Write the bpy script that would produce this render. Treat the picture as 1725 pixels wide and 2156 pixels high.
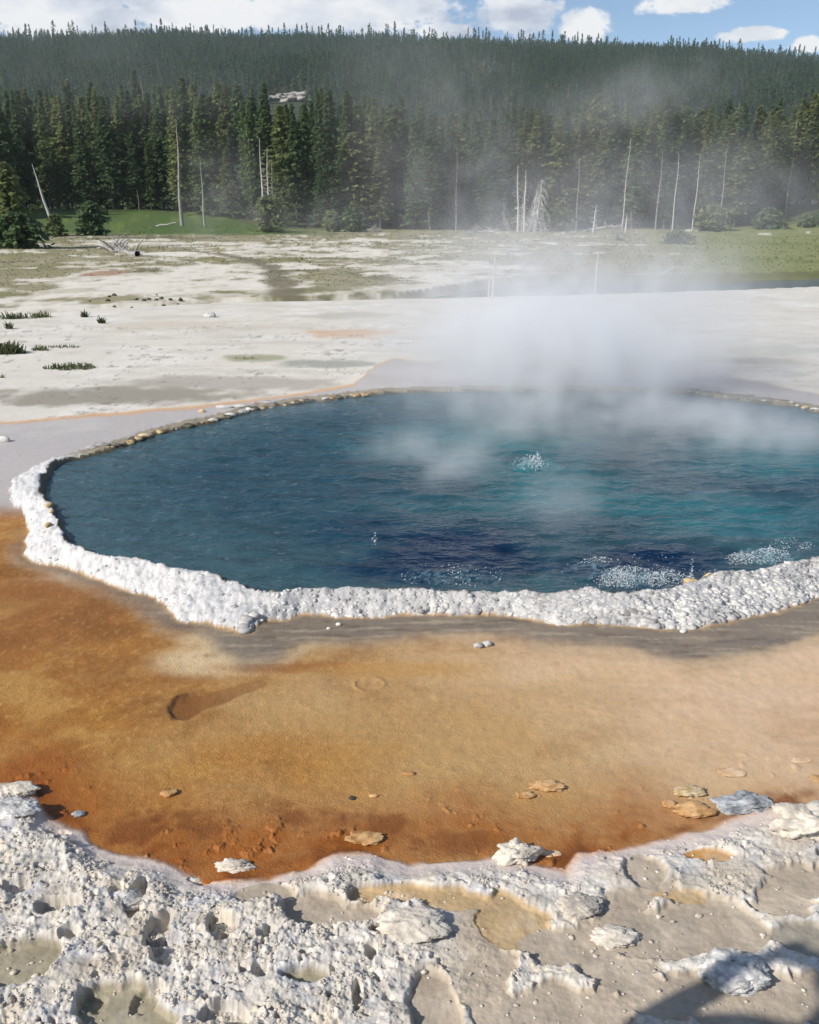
import bpy, bmesh, math, random
import numpy as np
from mathutils import Vector, Matrix, Euler
R = math.radians
random.seed(7); RNG = np.random.default_rng(11)
for o in list(bpy.data.objects): bpy.data.objects.remove(o)
SC = bpy.context.scene; COL = SC.collection

# ------------------------------------------------------------------ camera, sky, sun, exposure
CAM_H, PITCH, FPX = 2.4, R(19.03), 1850.0
cam_d = bpy.data.cameras.new('camera'); cam = bpy.data.objects.new('camera', cam_d); COL.objects.link(cam)
cam.location = (0, 0, CAM_H); cam.rotation_euler = (R(90) - PITCH, 0, 0)
cam_d.sensor_fit = 'HORIZONTAL'; cam_d.angle_x = 2 * math.atan(862.5 / FPX)
cam_d.clip_start = 0.05; cam_d.clip_end = 6000
SC.camera = cam
SUN_EL, SUN_AZ = R(36), R(58)            # shadows run forward and to the right
travel = Vector((math.sin(SUN_AZ) * math.cos(SUN_EL), math.cos(SUN_AZ) * math.cos(SUN_EL), -math.sin(SUN_EL)))
sun_d = bpy.data.lights.new('sun', 'SUN'); sun_d.energy = 5.0; sun_d.angle = R(0.53); sun_d.color = (1.0, 0.95, 0.87)
sun = bpy.data.objects.new('sun', sun_d); COL.objects.link(sun)
sun.rotation_euler = travel.to_track_quat('-Z', 'Y').to_euler(); sun.location = (-30, -20, 40)
SC.view_settings.view_transform = 'Standard'; SC.view_settings.look = 'None'
SC.view_settings.exposure = 0.07; SC.view_settings.gamma = 1.0; SC.view_settings.use_curve_mapping = False
SC.render.engine = 'CYCLES'
cy = SC.cycles
cy.use_denoising = True; cy.max_bounces = 8; cy.diffuse_bounces = 3; cy.glossy_bounces = 3
cy.transmission_bounces = 4; cy.volume_bounces = 7; cy.transparent_max_bounces = 96
cy.volume_step_rate = 1.0; cy.volume_max_steps = 160; cy.caustics_reflective = False; cy.caustics_refractive = False

class NT:
    """small helper for node trees"""
    def __init__(s, nt): s.nt = nt
    def n(s, t, **kw):
        nd = s.nt.nodes.new(t)
        for k, v in kw.items():
            if k.startswith('i_'): s.set(nd, k[2:], v)
            else: setattr(nd, k, v)
        return nd
    def set(s, nd, key, v):
        inp = nd.inputs[int(key)] if str(key).isdigit() else nd.inputs[key.replace('_', ' ')]
        if hasattr(v, 'is_output') or isinstance(v, bpy.types.NodeSocket): s.nt.links.new(v, inp)
        else: inp.default_value = v
    def link(s, a, b): s.nt.links.new(a, b)
    def m(s, op, a, b=0.0, c=0.0, clamp=False):
        nd = s.nt.nodes.new('ShaderNodeMath'); nd.operation = op; nd.use_clamp = clamp
        for i, v in enumerate((a, b, c)): s.set(nd, str(i), v)
        return nd.outputs[0]
    def vm(s, op, a, b=(0, 0, 0)):
        nd = s.nt.nodes.new('ShaderNodeVectorMath'); nd.operation = op
        s.set(nd, '0', a); s.set(nd, '1', b)
        return nd.outputs['Value'] if op in ('LENGTH', 'DOT_PRODUCT', 'DISTANCE') else nd.outputs[0]
    def noise(s, vec, scale, detail=4.0, rough=0.55, dist=0.0):
        nd = s.nt.nodes.new('ShaderNodeTexNoise')
        if vec is not None: s.set(nd, 'Vector', vec)
        s.set(nd, 'Scale', scale); s.set(nd, 'Detail', detail); s.set(nd, 'Roughness', rough); s.set(nd, 'Distortion', dist)
        return nd.outputs[0]
    def mr(s, v, a, b, c=0.0, d=1.0, smooth=True):
        nd = s.nt.nodes.new('ShaderNodeMapRange'); nd.clamp = True
        if smooth: nd.interpolation_type = 'SMOOTHSTEP'
        for i, x in enumerate((v, a, b, c, d)): s.set(nd, str(i), x)
        return nd.outputs[0]
    def mix(s, f, a, b, blend='MIX'):
        nd = s.nt.nodes.new('ShaderNodeMix'); nd.data_type = 'RGBA'; nd.blend_type = blend
        for k, v in ((0, f), (6, a), (7, b)):
            if isinstance(v, bpy.types.NodeSocket): s.link(v, nd.inputs[k])
            else: nd.inputs[k].default_value = v if k == 0 else (*v[:3], 1.0)
        return nd.outputs[2]
    def ramp(s, fac, stops):
        nd = s.nt.nodes.new('ShaderNodeValToRGB'); s.link(fac, nd.inputs[0])
        el = nd.color_ramp.elements
        while len(el) < len(stops): el.new(0.5)
        for e, (p, c) in zip(el, stops): e.position = p; e.color = (*c[:3], 1)
        return nd.outputs[0]

def lin(*c):
    c = np.array(c, float) / 255.0
    return tuple(np.where(c <= 0.04045, c / 12.92, ((c + 0.055) / 1.055) ** 2.4))

def ray(px, py):
    cp, sp = math.cos(PITCH), math.sin(PITCH)
    a, b = (px - 862.5) / FPX, (1078 - py) / FPX
    return Vector((a, cp + b * sp, -sp + b * cp))
def G(px, py, z=0.0):
    d = ray(px, py); t = (z - CAM_H) / d.z
    return (d.x * t, d.y * t)
def atY(px, Y): return ray(px, 480).x / ray(px, 480).y * Y
def atYz(px, py, Y):
    d = ray(px, py); t = Y / d.y
    return Vector((d.x * t, Y, CAM_H + d.z * t))

# ---- world: physical sky with a broken deck of cumulus
world = bpy.data.worlds.new('World'); SC.world = world; world.use_nodes = True
def build_world():
    nt = world.node_tree; nt.nodes.clear(); w = NT(nt)
    sky = w.n('ShaderNodeTexSky'); sky.sky_type = 'NISHITA'; sky.sun_disc = False
    sky.sun_elevation = SUN_EL; sky.sun_rotation = SUN_AZ + math.pi
    sky.altitude = 2200; sky.air_density = 1.0; sky.dust_density = 0.4; sky.ozone_density = 1.4
    bg = w.n('ShaderNodeBackground', i_Strength=0.12); w.link(sky.outputs[0], bg.inputs[0])
    d = w.n('ShaderNodeTexCoord').outputs['Generated']
    sp = w.n('ShaderNodeSeparateXYZ'); w.link(d, sp.inputs[0])
    x, y, z = sp.outputs
    az = w.m('ARCTAN2', x, y); el = w.m('ARCSINE', z)
    def comb(a, b, c=0.0):
        nd = w.n('ShaderNodeCombineXYZ'); w.set(nd, 'X', a); w.set(nd, 'Y', b); w.set(nd, 'Z', c); return nd.outputs[0]
    cosy = comb(w.m('MULTIPLY', x, 1.0), w.m('MULTIPLY', y, 1.0), w.m('MULTIPLY', z, 3.2))
    big = w.noise(cosy, 3.1, 7.0, 0.56)
    fine = w.noise(comb(x, y, w.m('MULTIPLY', z, 2.0)), 17.0, 6.0, 0.6)
    # open blue to the north-east, banks of cumulus to the west
    lean = w.m('MULTIPLY', w.m('SINE', w.m('ADD', az, 0.25)), -0.13)
    dens = w.mr(w.m('ADD', w.m('ADD', big, lean), w.m('MULTIPLY', w.m('SUBTRACT', fine, 0.5), 0.14)), 0.60, 0.70)
    # single cumulus heads standing behind the ridge: azimuth, elevation, half width, half height
    heads = [(660, 30, 300, 34), (1090, 25, 80, 44), (1230, 52, 50, 32), (1440, 4, 85, 22), (1585, 72, 66, 13), (1700, 95, 34, 14),
             (130, 30, 170, 48), (400, 20, 150, 44), (820, 12, 130, 46), (930, 64, 60, 16)]
    warp = w.m('MULTIPLY', w.m('SUBTRACT', w.noise(comb(az, w.m('MULTIPLY', el, 1.6)), 55.0, 5.0, 0.6), 0.5), 1.5)
    top = None
    for (px, py, rw, rh) in heads:
        v = ray(px, py); a0 = math.atan2(v.x, v.y); e0 = math.asin(v.z / v.length)
        q = w.m('SQRT', w.m('ADD', w.m('POWER', w.m('DIVIDE', w.m('SUBTRACT', az, a0), rw / 2000), 2.0),
                            w.m('POWER', w.m('DIVIDE', w.m('SUBTRACT', el, e0), rh / 2000), 2.0)))
        mm = w.mr(w.m('ADD', q, warp), 1.15, 0.75)
        top = mm if top is None else w.m('MAXIMUM', top, mm)
    cov = w.m('MAXIMUM', dens, top)
    shade = w.noise(comb(az, w.m('MULTIPLY', el, 2.2), 3.0), 9.0, 5.0, 0.55)
    ccol = w.ramp(shade, [(0.36, lin(186, 194, 214)), (0.47, lin(226, 231, 242)), (0.58, lin(252, 252, 254))])
    cb = w.n('ShaderNodeBackground', i_Strength=0.92); w.link(ccol, cb.inputs[0])
    mx = w.n('ShaderNodeMixShader'); w.link(cov, mx.inputs[0]); w.link(bg.outputs[0], mx.inputs[1]); w.link(cb.outputs[0], mx.inputs[2])
    out = w.n('ShaderNodeOutputWorld'); w.link(mx.outputs[0], out.inputs[0])
build_world()

# ------------------------------------------------------------------ helpers: noise, meshes, tags
def _h(ix, iy, seed):
    h = (ix.astype(np.int64) * 374761393 + iy.astype(np.int64) * 668265263 + seed * 1442695041) & 0xFFFFFFFF
    h = ((h ^ (h >> 13)) * 1274126177) & 0xFFFFFFFF
    h = ((h ^ (h >> 16)) * 2246822519) & 0xFFFFFFFF
    return ((h ^ (h >> 15)) & 0xFFFFFF).astype(np.float32) / 16777216.0
def perlin(x, y, seed=0):
    x0 = np.floor(x); y0 = np.floor(y); fx = x - x0; fy = y - y0
    u = fx * fx * fx * (fx * (fx * 6 - 15) + 10); v = fy * fy * fy * (fy * (fy * 6 - 15) + 10)
    def g(i, j):
        a = _h(x0 + i, y0 + j, seed) * 6.2831853
        return np.cos(a) * (fx - i) + np.sin(a) * (fy - j)
    a = g(0, 0); b = g(1, 0); c = g(0, 1); d = g(1, 1)
    return ((a + (b - a) * u) + ((c + (d - c) * u) - (a + (b - a) * u)) * v) * 1.5
def fbm(x, y, octv=4, seed=0, gain=0.5):
    s = np.zeros_like(x, dtype=np.float64); a = 1.0; t = 0.0
    for i in range(octv):
        s += a * perlin(x * 2.0 ** i + 17.3 * i, y * 2.0 ** i - 9.1 * i, seed + i); t += a; a *= gain
    return s / t
def worley(x, y, seed=0):
    x0 = np.floor(x); y0 = np.floor(y); f1 = np.full(x.shape, 9.0); f2 = np.full(x.shape, 9.0); cid = np.zeros(x.shape)
    for i in (-1, 0, 1):
        for j in (-1, 0, 1):
            cx = x0 + i; cy_ = y0 + j
            d = np.hypot(cx + _h(cx, cy_, seed) - x, cy_ + _h(cx, cy_, seed + 5) - y)
            nearer = d < f1
            f2 = np.where(nearer, f1, np.minimum(f2, d)); cid = np.where(nearer, _h(cx, cy_, seed + 9), cid); f1 = np.where(nearer, d, f1)
    return f1, f2, cid
def ss(v, a, b):
    t = np.clip((v - a) / (b - a), 0, 1); return t * t * (3 - 2 * t)
def poly_dist(x, y, P, closed=True):
    """distance to the polyline and (if closed) whether each point is inside"""
    P = np.asarray(P, float); n = len(P); best = np.full(x.shape, 1e9); ins = np.zeros(x.shape, bool)
    for i in range(n if closed else n - 1):
        a = P[i]; b = P[(i + 1) % n]; e = b - a; L = e @ e + 1e-12
        t = np.clip(((x - a[0]) * e[0] + (y - a[1]) * e[1]) / L, 0, 1)
        best = np.minimum(best, (x - a[0] - t * e[0]) ** 2 + (y - a[1] - t * e[1]) ** 2)
        if closed:
            c = (a[1] > y) != (b[1] > y)
            ins ^= c & (x < (b[0] - a[0]) * (y - a[1]) / (b[1] - a[1] + 1e-12) + a[0])
    return np.sqrt(best), ins
def smooth_poly(P, n=6):
    P = np.asarray(P, float); out = []
    for i in range(len(P)):
        p0, p1, p2, p3 = P[i - 1], P[i], P[(i + 1) % len(P)], P[(i + 2) % len(P)]
        for k in range(n):
            t = k / n
            out.append(0.5 * (2 * p1 + (p2 - p0) * t + (2 * p0 - 5 * p1 + 4 * p2 - p3) * t * t + (3 * p1 - p0 - 3 * p2 + p3) * t ** 3))
    return np.array(out)

def link(name, me, mat=None, parent=None):
    o = bpy.data.objects.new(name, me); COL.objects.link(o)
    if mat is not None and me is not None and not me.materials: me.materials.append(mat)
    if parent is not None: o.parent = parent
    return o
def mesh_np(name, V, F, smooth=True):
    """V (n,3), F (m,k) with k = 3 or 4"""
    V = np.asarray(V, np.float32); F = np.asarray(F, np.int32); k = F.shape[1]
    me = bpy.data.meshes.new(name)
    me.vertices.add(len(V)); me.vertices.foreach_set('co', V.ravel())
    me.loops.add(F.size); me.loops.foreach_set('vertex_index', F.ravel())
    me.polygons.add(len(F)); me.polygons.foreach_set('loop_start', np.arange(0, F.size, k, dtype=np.int32))
    me.update(calc_edges=True)
    if smooth: me.polygons.foreach_set('use_smooth', np.ones(len(F), bool))
    return me
def set_col(me, name, C):
    a = me.attributes.new(name, 'FLOAT_COLOR', 'POINT')
    C = np.asarray(C, np.float32); C = np.concatenate([C[:, :3], np.ones((len(C), 1), np.float32)], 1)
    a.data.foreach_set('color', C.ravel())
def set_flt(me, name, v):
    a = me.attributes.new(name, 'FLOAT', 'POINT'); a.data.foreach_set('value', np.asarray(v, np.float32))
def tag(o, label=None, cat=None, group=None, kind=None):
    if label: o['label'] = label
    if cat: o['category'] = cat
    if group: o['group'] = group
    if kind: o['kind'] = kind
    return o
def empty(name, loc, rz=0.0, scale=1.0):
    o = bpy.data.objects.new(name, None); COL.objects.link(o); o.location = loc; o.rotation_euler = (0, 0, rz); o.scale = (scale,) * 3
    o.empty_display_size = 0.2
    return o
def ico(sub):
    bm = bmesh.new(); bmesh.ops.create_icosphere(bm, subdivisions=sub, radius=1.0)
    V = np.array([v.co[:] for v in bm.verts]); F = np.array([[v.index for v in f.verts] for f in bm.faces]); bm.free()
    return V, F
ICO = {k: ico(k) for k in (1, 2, 3, 4, 5)}
def tube(pts, rad, n=6, cap=True):
    pts = [Vector(p) for p in pts]; V = []; F = []
    for i, p in enumerate(pts):
        t = (pts[min(i + 1, len(pts) - 1)] - pts[max(i - 1, 0)]).normalized()
        u = t.orthogonal().normalized() if abs(t.z) > 0.95 else t.cross(Vector((0, 0, 1))).normalized(); w = t.cross(u)
        for k in range(n):
            a = 2 * math.pi * k / n; V.append(p + (u * math.cos(a) + w * math.sin(a)) * rad[i])
    for i in range(len(pts) - 1):
        for k in range(n):
            F.append((i * n + k, i * n + (k + 1) % n, (i + 1) * n + (k + 1) % n, (i + 1) * n + k))
    return [tuple(v) for v in V], F
class MB:
    def __init__(s): s.V = []; s.F = []
    def add(s, V, F):
        b = len(s.V); s.V += [tuple(v) for v in V]; s.F += [tuple(int(i) + b for i in f) for f in F]
    def tube(s, pts, rad, n=6): s.add(*tube(pts, rad, n))
    def box(s, c, d, rot=None):
        V = [Vector((x * d[0] / 2, y * d[1] / 2, z * d[2] / 2)) for x in (-1, 1) for y in (-1, 1) for z in (-1, 1)]
        if rot: V = [rot @ v for v in V]
        s.add([v + Vector(c) for v in V], [(0, 1, 3, 2), (4, 6, 7, 5), (0, 4, 5, 1), (2, 3, 7, 6), (0, 2, 6, 4), (1, 5, 7, 3)])
    def mesh(s, name, smooth=True):
        me = bpy.data.meshes.new(name); me.from_pydata(s.V, [], s.F); me.update()
        if smooth: me.polygons.foreach_set('use_smooth', np.ones(len(me.polygons), bool))
        return me

# ------------------------------------------------------------------ materials
def new_mat(name):
    m = bpy.data.materials.new(name); m.use_nodes = True; m.node_tree.nodes.clear(); w = NT(m.node_tree)
    b = w.n('ShaderNodeBsdfPrincipled'); o = w.n('ShaderNodeOutputMaterial'); w.link(b.outputs[0], o.inputs[0])
    return m, w, b
def bump(w, b, h, dist, strength=1.0):
    nd = w.n('ShaderNodeBump', i_Distance=dist, i_Strength=strength); w.link(h, nd.inputs['Height']); w.link(nd.outputs[0], b.inputs['Normal'])
def pos(w): return w.n('ShaderNodeNewGeometry').outputs['Position']
def objc(w): return w.n('ShaderNodeTexCoord').outputs['Object']

def mat_ground():
    m, w, b = new_mat('hydrothermal_ground'); p = pos(w)
    col = w.n('ShaderNodeAttribute', attribute_name='Col').outputs['Color']
    rg = w.n('ShaderNodeAttribute', attribute_name='Rgh').outputs['Fac']
    gr = w.n('ShaderNodeAttribute', attribute_name='Grain').outputs['Fac']
    n1 = w.noise(p, 95.0, 4.0, 0.65); n2 = w.noise(p, 21.0, 5.0, 0.6)
    f = w.m('ADD', w.m('MULTIPLY', w.m('SUBTRACT', n1, 0.5), w.m('MULTIPLY', gr, 1.3)), w.m('MULTIPLY', w.m('SUBTRACT', n2, 0.5), 0.35))
    g = w.m('ADD', 1.0, f)
    cb = w.n('ShaderNodeCombineXYZ'); [w.link(g, cb.inputs[i]) for i in range(3)]
    w.link(w.mix(1.0, col, cb.outputs[0], 'MULTIPLY'), b.inputs['Base Color'])
    w.link(w.m('ADD', rg, w.m('MULTIPLY', w.m('SUBTRACT', n1, 0.5), 0.3)), b.inputs['Roughness'])
    b.inputs['Specular IOR Level'].default_value = 0.35
    bn = w.n('ShaderNodeBump', i_Distance=0.012); w.link(w.m('ADD', n1, w.m('MULTIPLY', n2, 0.6)), bn.inputs['Height']); w.link(w.m('MULTIPLY', gr, 1.15, clamp=True), bn.inputs['Strength']); w.link(bn.outputs[0], b.inputs['Normal'])
    return m
def mat_sinter(name, c1, c2, c3, scale=14.0):
    m, w, b = new_mat(name); p = pos(w)
    oi = w.n('ShaderNodeObjectInfo').outputs['Random']; isl = w.n('ShaderNodeNewGeometry').outputs['Random Per Island']
    n = w.m('ADD', w.noise(p, scale, 5.0, 0.6), w.m('MULTIPLY', w.m('SUBTRACT', w.m('ADD', oi, isl), 1.0), 0.13))
    w.link(w.ramp(n, [(0.33, c1), (0.5, c2), (0.66, c3)]), b.inputs['Base Color'])
    b.inputs['Roughness'].default_value = 0.85; b.inputs['Specular IOR Level'].default_value = 0.25
    bump(w, b, w.noise(p, 130.0, 4.0, 0.65), 0.006, 0.7)
    return m
def mat_plain(name, c1, c2, scale=8.0, rough=0.8, bmp=0.01):
    m, w, b = new_mat(name); p = objc(w)
    n = w.noise(p, scale, 5.0, 0.6)
    w.link(w.ramp(n, [(0.35, c1), (0.65, c2)]), b.inputs['Base Color'])
    b.inputs['Roughness'].default_value = rough
    if bmp: bump(w, b, n, bmp)
    return m
def mat_leaf(name, dark, mid, light):
    m, w, b = new_mat(name)
    isl = w.n('ShaderNodeNewGeometry').outputs['Random Per Island']; oi = w.n('ShaderNodeObjectInfo').outputs['Random']
    n = w.noise(pos(w), 0.45, 3.0, 0.55)
    f = w.m('ADD', w.m('MULTIPLY', isl, 0.45), w.m('ADD', w.m('MULTIPLY', oi, 0.45), w.m('MULTIPLY', n, 0.25)))
    c = w.ramp(f, [(0.2, dark), (0.6, mid), (1.0, light)])
    w.link(c, b.inputs['Base Color']); b.inputs['Roughness'].default_value = 0.7; b.inputs['Specular IOR Level'].default_value = 0.2
    tr = w.n('ShaderNodeBsdfTranslucent'); w.link(c, tr.inputs[0]); mx = w.n('ShaderNodeMixShader'); mx.inputs[0].default_value = 0.48
    w.link(b.outputs[0], mx.inputs[1]); w.link(tr.outputs[0], mx.inputs[2])
    w.link(mx.outputs[0], next(n for n in m.node_tree.nodes if n.bl_idname == 'ShaderNodeOutputMaterial').inputs[0])
    return m
def mat_bark(name, c1, c2, sc=(6, 6, 1.2)):
    m, w, b = new_mat(name)
    mp = w.n('ShaderNodeMapping'); w.link(objc(w), mp.inputs[0]); mp.inputs['Scale'].default_value = sc
    n = w.noise(mp.outputs[0], 2.0, 5.0, 0.65)
    w.link(w.ramp(n, [(0.35, c1), (0.65, c2)]), b.inputs['Base Color']); b.inputs['Roughness'].default_value = 0.9
    bump(w, b, n, 0.03)
    return m
M_GROUND = mat_ground()
M_WHITE = mat_sinter('white_sinter', lin(142, 138, 134), lin(194, 191, 187), lin(222, 217, 209), 5.0)
M_CREAM = mat_sinter('cream_sinter', lin(150, 143, 136), lin(196, 186, 172), lin(220, 211, 196), 11.0)
M_GREYROCK = mat_sinter('grey_sinter', lin(116, 116, 118), lin(180, 178, 176), lin(228, 224, 218), 26.0)
M_SLATE = mat_sinter('slate_sinter', lin(84, 88, 92), lin(128, 132, 136), lin(186, 188, 190), 22.0)
M_TAN = mat_sinter('tan_crust', lin(128, 92, 52), lin(176, 132, 84), lin(206, 168, 122), 22.0)
M_PALE = mat_sinter('pale_tan_flake', lin(176, 140, 106), lin(206, 172, 136), lin(222, 194, 162), 18.0)
M_AMBER = mat_sinter('amber_crust', lin(112, 92, 62), lin(172, 146, 104), lin(206, 186, 150), 18.0)
M_DARKCLOD = mat_sinter('dark_clod', lin(48, 48, 42), lin(74, 72, 62), lin(104, 98, 84), 8.0)
M_SAGE = mat_leaf('sage_foliage', (0.085, 0.105, 0.050), (0.14, 0.165, 0.078), (0.21, 0.23, 0.12))
M_GRASS = mat_leaf('meadow_grass', (0.20, 0.20, 0.10), (0.30, 0.295, 0.155), (0.40, 0.38, 0.23))
M_LUSH = mat_leaf('lush_grass', (0.05, 0.085, 0.02), (0.085, 0.14, 0.03), (0.13, 0.18, 0.05))
M_PINE = mat_leaf('pine_needles', (0.060, 0.110, 0.056), (0.125, 0.185, 0.080), (0.19, 0.25, 0.105))
M_PINE_OLIVE = mat_leaf('pine_needles_olive', (0.12, 0.155, 0.060), (0.22, 0.255, 0.10), (0.31, 0.325, 0.145))
M_HILL = mat_leaf('hill_needles', (0.050, 0.094, 0.066), (0.095, 0.155, 0.098), (0.15, 0.215, 0.12))  # hill needles tinted bluish, standing in for the haze of distance
M_HILL_PALE = mat_leaf('hill_needles_pale', (0.062, 0.104, 0.062), (0.115, 0.170, 0.092), (0.18, 0.235, 0.125))
M_BARK = mat_bark('pine_bark', (0.07, 0.055, 0.042), (0.16, 0.13, 0.10))
M_DEAD = mat_bark('weathered_deadwood', (0.34, 0.32, 0.30), (0.62, 0.60, 0.56))
M_DEADGREY = mat_bark('grey_deadwood', (0.20, 0.19, 0.175), (0.40, 0.38, 0.35))

# ------------------------------------------------------------------ the spring's outline and the land around it
near_in = [(105, 1060), (120, 1090), (140, 1130), (200, 1160), (290, 1170), (360, 1190), (440, 1200), (490, 1220), (570, 1243), (650, 1234), (750, 1232), (850, 1235),
           (1000, 1238), (1200, 1240), (1350, 1238), (1450, 1223), (1500, 1205), (1600, 1192), (1725, 1168), (1850, 1135)]
far_in = [(1985, 1075), (2010, 1000), (1940, 925), (1850, 885), (1725, 862), (1680, 850), (1600, 842), (1500, 830), (1430, 822), (1300, 818), (1150, 818),
          (1000, 818), (900, 819), (805, 823), (720, 833), (620, 844), (535, 857), (450, 881), (330, 907), (230, 941), (130, 966), (98, 992), (84, 1030)]
Z_WATER = 0.048
POOL = smooth_poly([G(x, y, 0.115) for x, y in near_in] + [G(x, y, 0.085) for x, y in far_in], 5)
outer = [(45, 1080), (62, 1120), (58, 1172), (150, 1196), (240, 1232), (325, 1258), (380, 1302), (450, 1312), (505, 1330), (525, 1330), (545, 1308), (600, 1302), (640, 1292), (750, 1296),
         (850, 1291), (1000, 1291), (1090, 1296), (1180, 1311), (1300, 1313), (1440, 1322), (1550, 1303), (1620, 1288), (1725, 1254), (1860, 1205), (2060, 1090)]
outer_far = [(2075, 1000), (1990, 912), (1880, 872), (1725, 852), (1600, 834), (1500, 823), (1430, 815), (1300, 812), (1150, 812), (1000, 812), (900, 813), (805, 817), (720, 826), (620, 837), (535, 849),
             (450, 872), (330, 898), (225, 932), (128, 958), (40, 995), (20, 1036)]
OUT = smooth_poly([G(x, y, 0.01) for x, y in outer] + [G(x, y, 0.075) for x, y in outer_far], 5)
FG = [G(x, y, 0.02) for x, y in [(-1200, 1560), (-500, 1600), (0, 1638), (60, 1652), (100, 1716), (170, 1742), (215, 1775), (330, 1802), (420, 1838), (500, 1850), (570, 1838), (640, 1822), (700, 1796), (780, 1788),
      (860, 1806), (1000, 1792), (1080, 1796), (1140, 1812), (1190, 1826), (1220, 1796), (1350, 1768), (1480, 1738), (1560, 1708), (1640, 1690), (1725, 1688), (2200, 1640), (3000, 1560)]]
FGX = np.array([p[0] for p in FG]); FGY = np.array([p[1] for p in FG])
EDGE = [G(x, y) for x, y in [(-900, 700), (0, 668), (180, 652), (450, 637), (600, 633), (830, 629), (1050, 625), (1200, 621), (1420, 614), (1520, 611), (1725, 603), (2100, 592), (2700, 580)]]
BANK = [G(x, y, -0.25 if x > 900 else 0.0) for x, y in [(-900, 690), (0, 659), (180, 644), (450, 629), (600, 625), (830, 617), (1050, 598), (1200, 590), (1400, 592), (1725, 583), (2100, 573), (2700, 562)]]
EX = np.array([p[0] for p in EDGE]); EY = np.array([p[1] for p in EDGE]); BX = np.array([p[0] for p in BANK]); BY = np.array([p[1] for p in BANK])

ridge_px = [(-700, 80), (0, 70), (120, 64), (230, 62), (300, 62), (400, 68), (520, 74), (640, 68), (860, 68), (1000, 76), (1180, 86), (1300, 92), (1500, 98), (1725, 116), (2300, 160)]
RA = []; RT = []
for x, y in ridge_px:
    d = ray(x, y); RA.append(math.atan2(d.x, d.y)); RT.append(d.z / math.hypot(d.x, d.y))
RA = np.array(RA); RT = np.array(RT)
def far_height(x, y):
    """rise of the forest floor and of the wooded hill"""
    r = np.hypot(x, y); az = np.arctan2(x, y)
    front = ss(np.cos(az), 0.2, 0.72)
    meadow = ss(r, 92, 150) * (1.0 + 1.5 * ss(-x, 0, 40) + 2.2 * ss(x, 34, 62)) * front
    Rz = (np.interp(az, RA, RT) * 1100 + CAM_H - 12.5)
    t = np.clip((r - 300) / 800.0, 0, 1)
    h = Rz * (0.05 * ss(t, 0, 0.25) + 0.95 * t) + fbm(x / 150, y / 150, 3, 61) * 13 * ss(t, 0.05, 0.4) * (1 - ss(t, 0.8, 1.0))
    h = np.where(r > 1100, Rz - (r - 1100) * 0.10, h)
    back = 16 * ss(r, 300, 900)
    return meadow + np.where(r > 300, h * front + back * (1 - front), 0.0)

# shallow dried basins among the near crust: display x, y, half width, half height, tint
BASINS = [(655, 1925, 78, 46, 0), (1055, 1948, 118, 66, 1), (1345, 1835, 62, 46, 0), (1495, 1800, 50, 15, 2), (1700, 1862, 90, 40, 0), (1702, 1980, 74, 46, 3), (40, 2035, 92, 50, 4), (225, 2115, 110, 62, 4),
          (930, 2125, 60, 80, 0), (1180, 2130, 210, 60, 0), (1330, 1965, 120, 62, 0), (1500, 1945, 120, 60, 0), (1560, 2100, 260, 62, 0), (478, 1834, 52, 17, 5), (250, 2160, 120, 50, 4), (1310, 2040, 90, 36, 0),
          (860, 1885, 130, 26, 1), (560, 1880, 70, 22, 0), (760, 1930, 60, 26, 0), (1180, 1990, 90, 40, 0), (960, 1905, 90, 28, 1), (640, 2060, 50, 18, 4), (1420, 1885, 60, 16, 1), (820, 1965, 46, 16, 0)]
PITS = [(350, 2005, 30, 34), (335, 1950, 22, 26), (470, 1952, 26, 18), (290, 1885, 16, 30), (245, 1882, 10, 9), (120, 1905, 46, 12), (30, 1862, 24, 20), (190, 2098, 40, 22), (320, 2090, 34, 26), (480, 2140, 44, 24),
        (752, 2090, 10, 30), (785, 2005, 14, 16), (420, 1835, 22, 14), (145, 1965, 16, 10), (545, 2050, 14, 12), (130, 1745, 30, 8), (275, 1735, 20, 7), (560, 1975, 16, 10)]
def gell(px, py, rx, ry, z=0.0):
    cx, cy_ = G(px, py, z); x1, _ = G(px + rx, py, z); _, y0 = G(px, py + ry, z); _, y1 = G(px, py - ry, z)
    return cx, cy_, max(x1 - cx, 0.01), max((y1 - y0) / 2, 0.01)
def ell(x, y, e, warp=0.0):
    return np.hypot((x - e[0]) / e[2], (y - e[1]) / e[3]) + warp
BAS_E = [(gell(*b[:4], z=0.03), b[4]) for b in BASINS]; PIT_E = [gell(*p, z=0.05) for p in PITS]
HOLLOW = gell(398, 1488, 52, 27); TAIL = gell(470, 1458, 88, 25); RING = gell(778, 1441, 30, 15)

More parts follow.
